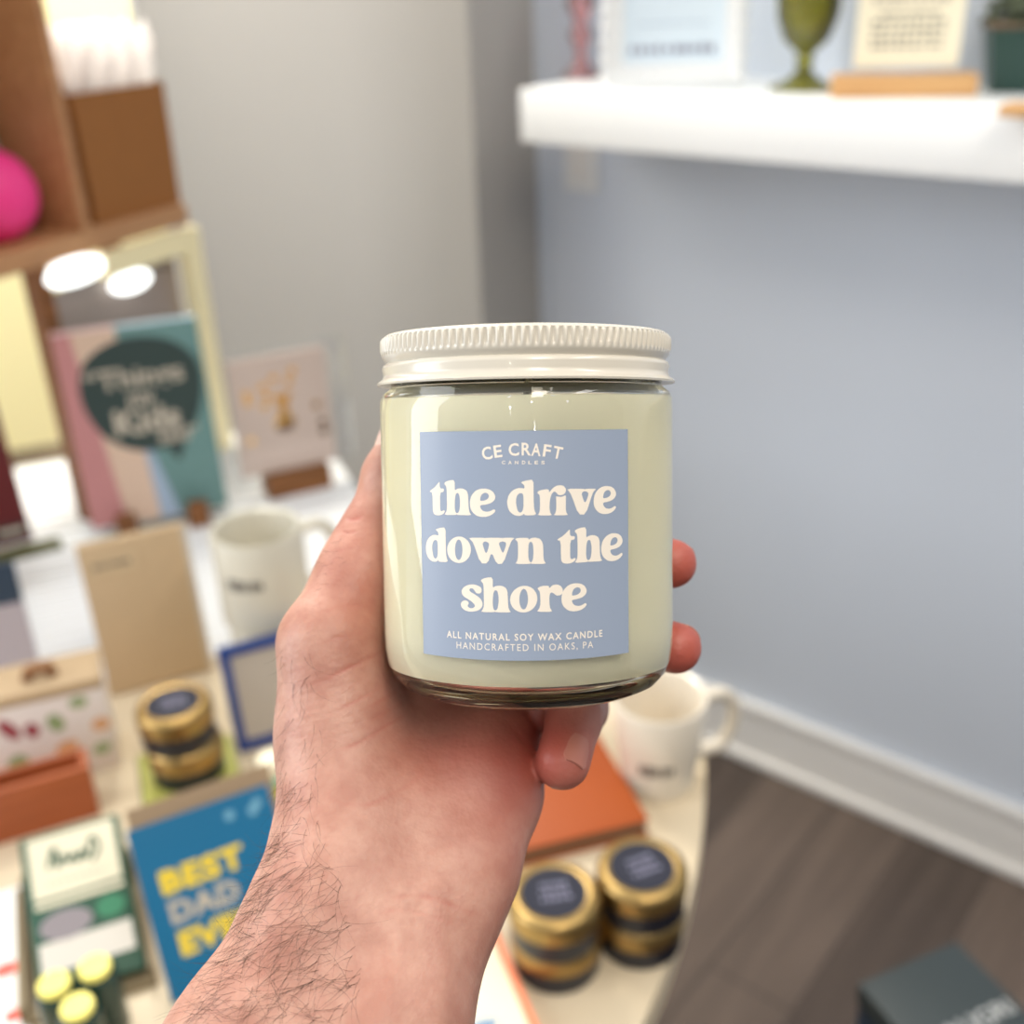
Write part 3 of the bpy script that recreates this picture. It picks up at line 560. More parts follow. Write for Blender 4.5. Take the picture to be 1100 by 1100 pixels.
# cream storybook near the wrist
q = at(578, 1100, 0.762); q1 = at(528, 985, 0.762); ex = q1 - q; ang = math.atan2(ex.y, ex.x) - math.pi / 2
g = empty('cream_book', 'cream book with a salmon edge and blue drawing at the bottom beside the wrist', 'book', (q.x, q.y, TZ), ang)
bk_ = box('cover', (-0.14, -0.006, -0.05, ex.length, 0, 0.012), M['ivory'], g, bev=0.0005); box('spine', (-0.0058, 0.0, -0.05, ex.length, 0, 0.0124), M['salmon'], g, bev=0.0008)
fl = Flat()
for x, y, a, b_ in [(-0.036, 0.012, 0.012, 0.005), (-0.05, 0.006, 0.009, 0.007), (-0.03, 0.0, 0.010, 0.006), (-0.058, 0.018, 0.006, 0.004)]: fl.ell(x, y, a, b_, M['bluei'])
fl.scribble(-0.045, 0.045, 0.03, 0.002, M['greyp'], n=6, seed=50); fl.top('print', bk_, 0.012)
# dark box on a plinth
c1, c2, c3 = at(922, 1056, 0.6), at(1027, 1011, 0.6), at(1100, 1083, 0.6)
ex = c2 - c1; ang = math.atan2(ex.y, ex.x)
g = empty('charcoal_box', 'charcoal gift box with silver lettering at the lower right', 'box', (c1.x, c1.y, 0.53), ang)
db = box('box_body', (0.002, ex.length - 0.002, -0.148, -0.002, 0, 0.045), M['navyb'], g, bev=0.0008); dl = box('lid', (0, ex.length, -0.15, 0, 0.0452, 0.07), M['black'], g, bev=0.0015)
fl = Flat(); fl.text('ALIGRI', ex.length * 0.60, -0.071, 0.072, M['silver'], 0.0004, bold=0.02, h=0.015); fl.top('lettering', dl, 0.07)
g = empty('display_plinth', 'dark plinth under the charcoal gift box', 'plinth', (c1.x, c1.y, 0), ang); box('plinth_body', (-0.0, ex.length + 0.02, -0.18, -0.0, 0, 0.5298), M['navy'], g, bev=0.002)
# ================================================================== THE CANDLE (held up in front of the viewer)
def hold(p):                                                             # hold frame (mm: right, up, away) -> world
    return EYE + CX * (p[0] * 0.001) + CY * (p[1] * 0.001) + Fw * (p[2] * 0.001)
def hdir(v): return CX * v[0] + CY * v[1] + Fw * v[2]
JR = 38.0
c_dir = np.array([15 / F_PX, 87 / F_PX, 1.0]); c_dir /= np.linalg.norm(c_dir)
JC = c_dir * 289.0                                                       # point of the jar axis level with the eye
ja = np.array([-0.0125, 1.0, 0.0]); ja -= c_dir * ja.dot(c_dir); ja /= np.linalg.norm(ja)
jr = np.array([1.0, 0, 0]); jr -= ja * jr.dot(ja); jr /= np.linalg.norm(jr)
jb = c_dir                                                                # away from the viewer
HB = 66.5                                                                # jar foot below eye level
base = hold(JC - ja * HB); zx, zb, za = hdir(jr), hdir(jb), hdir(ja)
cd_ = empty('candle', 'soy candle jar with white screw lid and blue label, held up in a hand', 'candle')
JM = Matrix(((zx.x, zb.x, za.x, base.x), (zx.y, zb.y, za.y, base.y), (zx.z, zb.z, za.z, base.z), (0, 0, 0, 1)))
cd_.matrix_world = JM
JMI = JM.inverted()
mm = 0.001
gl_ = glass('jar glass', (0.992, 0.996, 0.985, 1), 0.0, 1.48)
va = gl_.node_tree.nodes.new('ShaderNodeVolumeAbsorption'); va.inputs['Color'].default_value = (0.84, 0.80, 0.54, 1); va.inputs['Density'].default_value = 24
gl_.node_tree.links.new(va.outputs[0], [x for x in gl_.node_tree.nodes if x.type == 'OUTPUT_MATERIAL'][0].inputs['Volume'])
outer = [(0, 0.9), (27, 0.9), (29.5, 0), (31.5, 0.2), (34.2, 1.6), (36.2, 4.0), (37.4, 7.2), (37.9, 11), (38, 15), (38, 72), (37.9, 74.5), (37.2, 76.3), (35.8, 77.2), (35.2, 78), (35.2, 86)]
inner = [(33.2, 86), (33.2, 78), (34.6, 76.2), (35.4, 73), (35.6, 70), (35.6, 15), (34.8, 10.0), (32.4, 6.6), (28, 5.0), (0, 4.7)]
jar = lathe('glass_jar', [(r_ * mm, z * mm) for r_, z in outer + inner], gl_, cd_, 160, 40)
wax = mat('soy wax', rgb(255, 250, 222), 0.45); wax.node_tree.nodes['Principled BSDF'].inputs['Subsurface Weight'].default_value = 0.0
waxp = [(0, 5.3), (27, 5.6), (31.6, 6.6), (32.8, 6.75), (35.1, 10.1), (35.75, 15.5), (35.75, 75.6), (35.0, 75.4), (28, 75.0), (0, 75.0)]
waxp = [(r_, min(z, 74.6)) for r_, z in waxp]
lathe('wax', [(r_ * mm, z * mm) for r_, z in waxp], wax, cd_, 128, 40)
wk = tube('wick', [(0, 0, 0.0742), (0.0005, 0, 0.079), (0.002, 0, 0.084)], 0.0009, M['ivory'], cd_, 8)
# lid: knurled crown, groove, plain band, flared hem
lidm = mat('white lacquered lid', rgb(206, 199, 185), 0.24, Coat_Weight=0.35)
lp = [(35.0, 78.6), (38.6, 78.4), (38.7, 78.9), (38.0, 79.5), (37.2, 80.0), (36.9, 81.2), (37.3, 82.6), (37.0, 83.5), (36.2, 84.0), (36.5, 84.6), (37.2, 85.4), (37.35, 86.3), (37.5, 87.0), (37.5, 89.6), (37.2, 90.4), (36.2, 91.1), (34.5, 91.3), (33.5, 90.9), (0, 90.9)]
SEG = 120 * 6
V, Fc, rings = [], [], []
for r_, z in lp:
    if r_ == 0: rings.append([len(V)]); V.append((0, 0, z * mm)); continue
    k = len(V); rings.append(list(range(k, k + SEG)))
    kn = 1.0 if 86.6 <= z <= 90.0 else 0.0
    for i in range(SEG):
        c_ = i % 6; g_ = (-0.55, -0.60, -0.55, 0.05, 0.2, 0.05)[c_]
        q = (r_ + kn * g_) * mm; a = 2 * math.pi * i / SEG; V.append((q * math.cos(a), q * math.sin(a), z * mm))
for a, b_ in zip(rings[:-1], rings[1:]):
    for i in range(SEG):
        j = (i + 1) % SEG
        Fc.append((a[i], a[j], b_[0]) if len(b_) == 1 else (a[i], a[j], b_[j], b_[i]))
mesh('lid', V, Fc, lidm, cd_, 50)
# label
def on_jar(px, py, rho=38.05):
    """point on the jar wall that the photograph shows at (px, py) -> (angle, height in mm)"""
    d = ray(px, py); o = JMI @ EYE; d = JMI.to_3x3() @ d; rr = rho * mm
    a = d.x ** 2 + d.y ** 2; b2 = o.x * d.x + o.y * d.y; c2 = o.x ** 2 + o.y ** 2 - rr * rr
    t = (-b2 - math.sqrt(b2 * b2 - a * c2)) / a; p = o + d * t
    return math.atan2(p.x, -p.y), p.z / mm
def jpt(th, h, rho): return (rho * mm * math.sin(th), -rho * mm * math.cos(th), h * mm)
t0, h1 = on_jar(450, 463); t1, h1b = on_jar(674, 462); tb0, hb0 = on_jar(454, 702); tb1, hb1 = on_jar(673, 701)
T0, T1 = (t0 + tb0) / 2, (t1 + tb1) / 2; H1, H0 = (h1 + h1b) / 2, (hb0 + hb1) / 2
lm = mat('blue label paper', rgb(146, 158, 178), 0.38, bump=0.05, bs=4000, Sheen_Weight=0.0)
n = 48; V, Fc = [], []
for i in range(n + 1):
    th = T0 + (T1 - T0) * i / n
    V += [jpt(th, H0, 38.02), jpt(th, H1, 38.02), jpt(th, H1, 38.12), jpt(th, H0, 38.12)]
for i in range(n):
    for k in range(4): Fc.append((4 * i + k, 4 * i + (k + 1) % 4, 4 * i + 4 + (k + 1) % 4, 4 * i + 4 + k))
Fc += [(0, 1, 2, 3), (4 * n + 3, 4 * n + 2, 4 * n + 1, 4 * n)]
lab = mesh('label', V, Fc, lm, cd_, 40); lab['label'] = 'square dusty blue paper label with cream lettering'
# lettering: fat old-style serif letters as outlines on the label (u, v) in mm
UV = lambda px, py: (lambda q: (q[0] * 38.1, q[1]))(on_jar(px, py, 38.13))
def cvt(L, ox, oy, sc): return [UV(ox + x / sc, oy + y / sc) for x, y in L]
c1_ = (445, 505, 9.1667); c2_ = (540, 505, 7.857); c3_ = (485, 610, 6.875)
def ellp(cx, cy, rx, ry, n=24): return [(cx + rx * math.cos(2 * math.pi * i / n), cy + ry * math.sin(2 * math.pi * i / n)) for i in range(n)]
G = {}
G['t'] = (c1_, [(238, 112), (241, 182), (282, 184), (277, 218), (243, 221), (243, 380), (249, 404), (262, 408), (272, 399), (286, 397), (290, 412), (276, 432), (250, 445), (220, 448), (192, 441), (177, 422), (172, 390), (168, 222), (143, 216), (147, 203), (190, 172), (222, 132)], [])
G['h'] = (c1_, [(283, 136), (291, 120), (330, 103), (386, 98), (387, 205), (402, 190), (432, 181), (472, 184), (505, 205), (518, 240), (521, 300), (525, 385), (534, 420), (552, 447), (411, 444), (408, 432), (404, 444), (285, 443), (303, 415), (312, 380), (308, 200), (303, 160)], [[(388, 290), (396, 238), (412, 224), (428, 236), (439, 290), (438, 360), (431, 405), (418, 425), (402, 425), (392, 405), (387, 370)]])
G['e'] = (c1_, [(670, 182), (725, 190), (765, 215), (786, 255), (782, 290), (750, 322), (700, 340), (634, 347), (642, 380), (665, 404), (700, 412), (735, 406), (774, 384), (789, 402), (768, 428), (735, 449), (695, 461), (650, 463), (600, 450), (560, 415), (538, 370), (535, 310), (550, 250), (590, 205), (630, 187)], [[(634, 304), (640, 262), (655, 236), (685, 222), (710, 230), (724, 252), (718, 276), (695, 296), (660, 304)]])
G['d'] = (c1_, [(198, 586), (240, 571), (297, 565), (299, 700), (301, 800), (306, 855), (324, 908), (231, 905), (228, 884), (215, 900), (190, 906), (158, 897), (125, 862), (108, 812), (104, 755), (114, 700), (140, 660), (175, 640), (205, 640), (228, 648), (226, 616), (214, 602)], [[(165, 770), (171, 715), (188, 690), (210, 690), (221, 714), (222, 835), (211, 868), (195, 876), (177, 852)]])
G['o'] = (c1_, ellp(430, 786, 117, 131), [ellp(427, 786, 37, 101)])
G['w'] = (c1_, [(525, 667), (680, 667), (683, 676), (688, 667), (856, 667), (859, 676), (864, 667), (978, 667), (952, 690), (935, 718), (865, 923), (800, 925), (748, 805), (713, 920), (640, 920), (570, 716), (546, 690)], [[(661, 736), (664, 716), (684, 701), (718, 714), (727, 738), (697, 838)], [(823, 736), (824, 714), (857, 701), (890, 712), (893, 738), (861, 832)]])
G['n'] = (c2_, [(92, 583), (116, 573), (205, 571), (208, 590), (228, 574), (262, 569), (302, 578), (323, 604), (331, 640), (333, 735), (340, 768), (358, 791), (234, 793), (227, 784), (220, 793), (94, 793), (112, 768), (119, 730), (118, 615), (109, 598)], [[(205, 690), (207, 632), (217, 606), (233, 605), (246, 630), (250, 690), (247, 740), (238, 772), (226, 782), (213, 765), (206, 735)]])
G['r1'] = (c2_, [(278, 190), (300, 170), (378, 158), (380, 192), (405, 158), (435, 134), (470, 126), (503, 132), (522, 155), (522, 182), (505, 205), (475, 213), (452, 206), (438, 185), (420, 180), (400, 205), (387, 250), (384, 330), (391, 362), (408, 383), (282, 383), (298, 360), (304, 320), (302, 215), (292, 203)], [])
G['i'] = (c2_, [(437, 222), (455, 223), (485, 227), (521, 210), (522, 230), (521, 330), (527, 360), (543, 381), (418, 382), (433, 364), (441, 330), (441, 250)], [])
G['v'] = (c2_, [(529, 157), (676, 157), (681, 166), (686, 157), (781, 156), (760, 176), (747, 197), (691, 373), (628, 375), (570, 216), (553, 186)], [[(655, 205), (660, 186), (682, 176), (708, 186), (714, 206), (684, 288)]])
G['s'] = (c3_, [(206, 142), (215, 160), (212, 182), (196, 192), (175, 188), (163, 172), (152, 154), (132, 151), (123, 163), (131, 178), (165, 197), (204, 225), (221, 255), (221, 282), (204, 308), (170, 322), (122, 325), (85, 312), (65, 290), (60, 264), (74, 245), (97, 240), (115, 250), (121, 263), (112, 276), (112, 288), (127, 299), (150, 299), (165, 286), (162, 272), (142, 251), (118, 234), (90, 218), (70, 198), (65, 168), (85, 140), (120, 125), (165, 123)], [])
G['r2'] = (c3_, [(624, 152), (650, 135), (709, 130), (713, 152), (735, 128), (770, 121), (800, 133), (815, 163), (810, 190), (790, 204), (765, 204), (748, 190), (730, 180), (718, 190), (714, 215), (715, 270), (721, 300), (739, 325), (619, 325), (640, 300), (648, 265), (645, 180), (635, 165)], [])
def chaikin(L, q=0.22):
    out = []
    for a, b_ in zip(L, L[1:] + L[:1]): out += [(a[0] + (b_[0] - a[0]) * q, a[1] + (b_[1] - a[1]) * q), (a[0] + (b_[0] - a[0]) * (1 - q), a[1] + (b_[1] - a[1]) * (1 - q))]
    return out
glyph = {}
for k, (c_, o_, hs) in G.items(): glyph[k] = [cvt(chaikin(o_), *c_)] + [cvt(chaikin(chaikin(h_)), *c_) for h_ in hs]
LV, LF = [], []
def put(k, px=None, base_px=None):
    L = glyph[k]
    if px is not None:
        x0 = min(p[0] for p in L[0]); y0 = min(p[1] for p in L[0]); tx, ty = UV(px, base_px)
        L = [[(x - x0 + tx, y - y0 + ty) for x, y in q] for q in L]
    v, f = fill2d(L); i0 = len(LV); LV.extend([(a.x, a.y) for a in v]); LF.extend([tuple(i + i0 for i in q) for q in f])
for k in 'the': put(k)
put('d', 543.6, 554.3); put('r1'); put('i'); put('v'); put('e', 636.4, 552.8)
for k in 'down': put(k)
put('t', 597.7, 605.8); put('h', 616.2, 604.6); put('e', 644.6, 603.6)
put('s'); put('h', 515.8, 657.6); put('o', 546.9, 658.0); put('r2'); put('e', 602.0, 657.4)
def line(body, x0, x1, yb, hpx, spacing, bold, arc=None):
    V, Fc = text_vf(body, 1.0, spacing, bold); a0, a1 = min(v.x for v in V), max(v.x for v in V); b0, b1 = min(v.y for v in V), max(v.y for v in V)
    i0 = len(LV)
    (ua, va), (ub, vb) = UV(x0, yb), UV(x1, yb); um, vm_ = UV((x0 + x1) / 2, yb + 0.0); hh = UV((x0 + x1) / 2, yb - hpx)[1] - vm_
    for v in V:
        s = (v.x - a0) / (a1 - a0); LV.append((ua + (ub - ua) * s, (va + vb) / 2 + hh * (v.y - b0) / (b1 - b0)))
    LF.extend([tuple(i + i0 for i in q) for q in Fc])
line('ALL NATURAL SOY WAX CANDLE', 479, 646, 684.3, 7.6, 1.25, 0.018)
line('HANDCRAFTED IN OAKS, PA', 489.5, 636, 697.3, 8.6, 1.25, 0.0)
def letters(spec, m_h):
    for ch, px, py, hpx, wpx, rot in spec:
        V, Fc = text_vf(ch, 1.0, 1.0, 0.02); a0, a1 = min(v.x for v in V), max(v.x for v in V); b0, b1 = min(v.y for v in V), max(v.y for v in V); i0 = len(LV)
        for v in V:
            x = ((v.x - a0) / (a1 - a0) - .5) * wpx; y = ((v.y - b0) / (b1 - b0) - .5) * hpx
            LV.append(UV(px + x * math.cos(rot) - y * math.sin(rot), py - (x * math.sin(rot) + y * math.cos(rot))))
        LF.extend([tuple(i + i0 for i in q) for q in Fc])
k_ = 9.1667
letters([(ch, 500 + x / k_, 465 + y / k_, h / k_, w / k_, rt) for ch, x, y, h, w, rt in [('C', 198, 202, 128, 98, .22), ('E', 305, 182, 122, 78, .14), ('C', 462, 165, 126, 102, .06), ('R', 585, 160, 126, 92, .0), ('A', 682, 166, 124, 92, -.05), ('F', 790, 176, 122, 74, -.14), ('T', 895, 195, 122, 92, -.2)]], 1)
letters([(ch, 500 + x / k_, 465 + 292 / k_, 34 / k_, 34 / k_, 0) for ch, x in zip('CANDLES', (362, 425, 490, 560, 622, 685, 750))], 1)
bm = bmesh.new(); bv = [bm.verts.new((u, v, 0)) for u, v in LV]
for f_ in LF:
    try: bm.faces.new([bv[i] for i in f_])
    except ValueError: pass
u_ = -30.0
while u_ < 30:
    bmesh.ops.bisect_plane(bm, geom=bm.verts[:] + bm.edges[:] + bm.faces[:], plane_co=(u_, 0, 0), plane_no=(1, 0, 0)); u_ += 0.8
bm.verts.index_update(); LV2 = [(v.co.x, v.co.y) for v in bm.verts]; LF2 = [tuple(v.index for v in f_.verts) for f_ in bm.faces]; bm.free()
V = [jpt(u / 38.1, v, 38.15) for u, v in LV2]
mesh('lettering', V, LF2, mat('cream print', rgb(236, 226, 212), 0.5), lab)

# ================================================================== THE HAND
def H(px, py, Z): return np.array([(px - 550) / F_PX * Z, (550 - py) / F_PX * Z, Z])
def J(phi, h, rho):                                                      # around the jar: phi from the right side towards the back, h above eye level, rho from the axis
    a = R(phi); return JC + ja * h + rho * (jr * math.cos(a) + jb * math.sin(a))
vox = 1.1
lo = np.array([-118.0, -205.0, 205.0]); hi = np.array([64.0, 36.0, 368.0])
nx, ny, nzz = [int(v) for v in (hi - lo) / vox]
gx = (lo[0] + vox * np.arange(nx)).astype(np.float32); gy = (lo[1] + vox * np.arange(ny)).astype(np.float32); gz = (lo[2] + vox * np.arange(nzz)).astype(np.float32)
Gx, Gy, Gz = np.meshgrid(gx, gy, gz, indexing='ij', sparse=True)
def cone(p1, r1, p2, r2):
    p1 = np.asarray(p1, np.float32); d = np.asarray(p2, np.float32) - p1; L2 = float(d @ d)
    t = ((Gx - p1[0]) * d[0] + (Gy - p1[1]) * d[1] + (Gz - p1[2]) * d[2]) / L2; np.clip(t, 0, 1, out=t)
    q = (Gx - p1[0] - t * d[0]) ** 2; q += (Gy - p1[1] - t * d[1]) ** 2; q += (Gz - p1[2] - t * d[2]) ** 2
    np.sqrt(q, out=q); q -= (r1 + t * np.float32(r2 - r1)); return q
def smin(a, b_, k):
    h_ = np.clip(0.5 + 0.5 * (b_ - a) / k, 0, 1); return b_ + (a - b_) * h_ - k * h_ * (1 - h_)
def chain(pts, k):
    d = None
    for (p1, r1), (p2, r2) in zip(pts[:-1], pts[1:]):
        c_ = cone(p1, r1, p2, r2); d = c_ if d is None else smin(d, c_, k)
    return d
palm = chain([(H(356, 692, 300), 12.6), (H(366, 790, 297), 15.5), (H(377, 880, 289), 18), (H(367, 940, 281), 18.0), (H(342, 1000, 274), 18.0), (H(280, 1120, 262), 20.5), (H(160, 1330, 238), 24)], 8)
palm = smin(palm, chain([(H(524, 800, 309), 14.5), (H(513, 846, 300), 16.4), (H(484, 935, 286), 16.2), (H(458, 990, 278), 16), (H(424, 1080, 266), 17.5), (H(405, 1130, 260), 19), (H(340, 1330, 238), 23)], 8), 9)
palm = smin(palm, chain([(H(420, 660, 336), 11), (H(440, 760, 322), 15), (H(440, 880, 297), 18), (H(402, 1000, 279), 19), (H(350, 1110, 266), 21), (H(250, 1330, 240), 26)], 8), 9)
palm = smin(palm, chain([(J(158, -38, 49), 11), (H(455, 720, 332), 12), (H(500, 780, 322), 12.5)], 8), 9)
thumb = chain([(H(438, 468, 319), 6.6), (H(424, 511, 317.5), 8.5), (H(404, 577, 313), 9.8), (H(378, 635, 306), 10.6), (H(356, 692, 300), 12.6), (H(372, 800, 300), 16)], 5)
hand = smin(palm, thumb, 7)
FING = dict(
    index=[(J(158, -38, 49), 10.5), (J(100, -37, 48), 9.2), (J(52, -37.5, 46.2), 8.2), (J(24.5, -37.8, 44.6), 7.0)],
    middle=[(H(455, 715, 334), 10.5), (J(100, -62, 48.5), 9.2), (J(48, -61.5, 46), 8.0), (J(19, -61, 43.4), 7.2)],
    ring=[(H(480, 748, 332), 10.5), (H(592, 745, 342), 8.8), (H(604, 758, 328), 8.0), (H(583, 762, 313), 7.0)],
    pinky=[(H(508, 790, 320), 10.5), (H(622, 760, 330), 8.4), (H(617, 770, 302), 7.4), (H(604, 819, 292), 7.3)])
web = None
for nm, pts in FING.items():
    fd = chain(pts, 3.0); near = pts[0][0]
    dist = np.sqrt((Gx - np.float32(near[0])) ** 2 + (Gy - np.float32(near[1])) ** 2 + (Gz - np.float32(near[2])) ** 2)
    kk = np.clip(7.0 - dist * 0.17, 0.6, 7.0).astype(np.float32)
    hand = smin(hand, fd, kk)
# rest against the jar: the flesh follows the glass
ax = [(Gx - np.float32(JC[0])), (Gy - np.float32(JC[1])), (Gz - np.float32(JC[2]))]
hh = ax[0] * np.float32(ja[0]) + ax[1] * np.float32(ja[1]) + ax[2] * np.float32(ja[2])
rad = np.sqrt(np.maximum(ax[0] ** 2 + ax[1] ** 2 + ax[2] ** 2 - hh ** 2, 0))
c3 = 5.0
dr, dh = rad - (38.15 - c3), np.abs(hh - (20 - HB) / 2) - ((20 + HB) / 2 + 0.15 - c3)
dj = np.sqrt(np.maximum(dr, 0) ** 2 + np.maximum(dh, 0) ** 2) + np.minimum(np.maximum(dr, dh), 0) - c3
hand = -smin(-hand, dj, np.float32(1.2)) if False else np.maximum(hand, -dj)
# surface nets
def surface_nets(D):
    s = D < 0; nx, ny, nz_ = D.shape
    c = np.zeros((nx - 1, ny - 1, nz_ - 1), np.uint8)
    for i in (0, 1):
        for j in (0, 1):
            for k in (0, 1): c += s[i:nx - 1 + i, j:ny - 1 + j, k:nz_ - 1 + k]
    act = (c > 0) & (c < 8); idx = np.full(act.shape, -1, np.int64); P = np.argwhere(act); idx[act] = np.arange(len(P))
    acc = np.zeros((len(P), 3)); cnt = np.zeros(len(P))
    cs = [(i, j, k) for i in (0, 1) for j in (0, 1) for k in (0, 1)]
    val = {q: D[P[:, 0] + q[0], P[:, 1] + q[1], P[:, 2] + q[2]] for q in cs}
    for a in cs:
        for ax_ in range(3):
            if a[ax_]: continue
            b2 = list(a); b2[ax_] = 1; b2 = tuple(b2); va, vb = val[a], val[b2]; m_ = (va < 0) != (vb < 0)
            t = np.where(m_, va / np.where(m_, va - vb, 1), 0)
            q = np.array(a, float)[None] + np.zeros((len(P), 3)); q[:, ax_] += t
            acc += q * m_[:, None]; cnt += m_
    V = P + acc / cnt[:, None]; F = []
    for ax_ in range(3):
        sl0 = [slice(None)] * 3; sl1 = [slice(None)] * 3; sl0[ax_] = slice(0, -1); sl1[ax_] = slice(1, None)
        e = np.argwhere(s[tuple(sl0)] != s[tuple(sl1)]); u, v = [(1, 2), (2, 0), (0, 1)][ax_]
        e = e[(e[:, u] > 0) & (e[:, v] > 0) & (e[:, u] < D.shape[u] - 1) & (e[:, v] < D.shape[v] - 1)]
        q = []
        for du, dv in ((1, 1), (0, 1), (0, 0), (1, 0)):
            w_ = e.copy(); w_[:, u] -= du; w_[:, v] -= dv; q.append(idx[w_[:, 0], w_[:, 1], w_[:, 2]])
        q = np.stack(q, 1); flip = ~s[tuple(sl0)][tuple(e.T)]; q[flip] = q[flip][:, ::-1]; F.append(q)
    return V, np.concatenate(F)
hv, hf = surface_nets(hand)
hv = hv * vox + lo
# relax (keeps the voxel steps out of the skin)
def edges_of(F):
    E_ = np.concatenate([F[:, [0, 1]], F[:, [1, 2]], F[:, [2, 3]], F[:, [3, 0]]]); E_.sort(1); return np.unique(E_, axis=0)
E_ = edges_of(hf); deg = np.bincount(E_.ravel(), minlength=len(hv))[:, None]
def lap(X):
    A = np.zeros_like(X); np.add.at(A, E_[:, 0], X[E_[:, 1]]); np.add.at(A, E_[:, 1], X[E_[:, 0]]); return A / np.maximum(deg, 1)
for it in range(6):
    hv = hv + 0.5 * (lap(hv) - hv); hv = hv - 0.51 * (lap(hv) - hv) if it < 5 else hv
me = bpy.data.meshes.new('tmp'); me.from_pydata(hv.tolist(), [], hf.tolist()); tmp = bpy.data.objects.new('tmp', me); COL.objects.link(tmp)
sb = tmp.modifiers.new('s', 'SUBSURF'); sb.levels = 1; sb.render_levels = 1
dg = bpy.context.evaluated_depsgraph_get(); me2 = bpy.data.meshes.new_from_object(tmp.evaluated_get(dg)); bpy.data.objects.remove(tmp)
nv = len(me2.vertices); P = np.empty(nv * 3); me2.vertices.foreach_get('co', P); P = P.reshape(-1, 3); NN = np.empty(nv * 3); me2.vertices.foreach_get('normal', NN); NN = NN.reshape(-1, 3)
ctr = P.mean(0)
pj = np.stack([550 + F_PX * P[:, 0] / P[:, 2], 550 - F_PX * P[:, 1] / P[:, 2]], 1)
if ((P[:2000] - ctr) * NN[:2000]).sum() < 0: NN = -NN
front = (NN * -P / np.linalg.norm(P, axis=1)[:, None]).sum(1)
def seg_d(Q_, poly):
    d = np.full(len(Q_), 1e9)
    for a, b_ in zip(poly[:-1], poly[1:]):
        a, b_ = np.array(a, float), np.array(b_, float); ab = b_ - a
        t = np.clip(((Q_ - a) @ ab) / (ab @ ab), 0, 1); d = np.minimum(d, np.linalg.norm(Q_ - a - t[:, None] * ab, axis=1))
    return d
crease = np.zeros(nv); disp = np.zeros(nv)
def sp2(L): return [(q.x, q.y) for q in spline([(x, y, 0) for x, y in L], 6, False)]
CR = [([(328, 738), (365, 722), (405, 702), (418, 690)], 1.0, 2.2), ([(350, 768), (385, 752), (415, 735)], .8, 2.0), ([(348, 810), (385, 798), (418, 778), (440, 765)], .9, 2.0), ([(322, 700), (360, 686), (400, 678)], .5, 2.0),
      ([(380, 768), (410, 752), (428, 742)], .5, 1.8), ([(358, 862), (395, 864), (430, 848), (462, 826)], .5, 2.2), ([(340, 660), (372, 650), (402, 652)], .4, 2.2), ([(385, 780), (415, 765), (440, 748)], .4, 1.8),
      ([(369, 556), (380, 558), (392, 553)], 1.0, 2.0), ([(364, 570), (378, 572), (388, 568)], .7, 1.8), ([(352, 592), (372, 590), (386, 582)], .5, 1.8),
      ([(545, 776), (560, 792), (573, 812)], 1.6, 3.0), ([(400, 968), (450, 962), (500, 978), (530, 990)], .6, 3.0), ([(380, 985), (440, 978), (500, 1000)], .4, 3.0),
      ([(582, 812), (596, 806), (606, 808)], .0, 2.0)]
for L_, s_, w_ in CR:
    d = seg_d(pj, sp2(L_)); Lp = np.array(sp2(L_)); ends = np.minimum(np.linalg.norm(pj - Lp[0], axis=1), np.linalg.norm(pj - Lp[-1], axis=1)); ln_ = np.linalg.norm(Lp[0] - Lp[-1])
    g_ = np.exp(-(d / w_) ** 2) * s_ * (front > 0.05) * np.clip(ends / (0.35 * ln_), 0, 1) * (0.75 + 0.25 * np.sin(pj[:, 0] * 0.21 + pj[:, 1] * 0.13)); crease = np.maximum(crease, g_ * .8); disp -= 0.24 * g_
# fine parallel skin lines running across the ball of the thumb, and gentle lumps
ph = (pj[:, 0] * 0.45 + pj[:, 1] * 1.0) / 9.0 + 0.9 * np.sin(pj[:, 0] / 37.0)
zone = np.clip(1 - np.abs(pj[:, 1] - 760) / 130, 0, 1) * np.clip((470 - pj[:, 0]) / 60, 0, 1)
disp += 0.035 * np.sin(2 * math.pi * ph) * zone
disp += 0.35 * np.sin(P[:, 0] * 0.16 + 1.3) * np.sin(P[:, 1] * 0.13) * np.clip((pj[:, 1] - 760) / 100, 0, 1)
# tendon and wrist fold relief
for L_, s_, w_ in [([(470, 1100), (478, 1030), (470, 960)], 0.5, 14), ([(410, 1100), (425, 1030), (430, 960)], 0.35, 14)]:
    disp += s_ * np.exp(-(seg_d(pj, sp2(L_)) / w_) ** 2) * (front > 0)
# keep the contact faces on the glass
q = P - JC; hq = q @ ja; rq = np.linalg.norm(q - hq[:, None] * ja, axis=1)
touch = (rq < 38.8) & (hq > -HB - 0.9); disp[touch] = np.minimum(disp[touch], 0) * 0
P2 = P + NN * disp[:, None]
# colour: where the skin itself is redder
red = np.zeros(nv)
red += 0.6 * np.exp(-(((pj[:, 0] - 510) / 95) ** 2 + ((pj[:, 1] - 805) / 75) ** 2)) * (front > -.3)
red += 0.2 * np.exp(-(((pj[:, 0] - 540) / 40) ** 2 + ((pj[:, 1] - 900) / 80) ** 2))
red += 0.75 * np.exp(-(((pj[:, 0] - 600) / 60) ** 2 + ((pj[:, 1] - 800) / 70) ** 2))
red += 1.25 * (pj[:, 0] > 690) * (pj[:, 1] < 770)
red += 0.35 * np.exp(-(((pj[:, 0] - 385) / 40) ** 2 + ((pj[:, 1] - 620) / 90) ** 2))
org = H(400, 1000, 277)
def to_world(A): return A[:, 0:1] * 0.001 * np.array(CX) + A[:, 1:2] * 0.001 * np.array(CY) + A[:, 2:3] * 0.001 * np.array(Fw)
loc0 = hold(org); Wv = to_world(P2 - org)
me2.vertices.foreach_set('co', Wv.ravel()); me2.update()
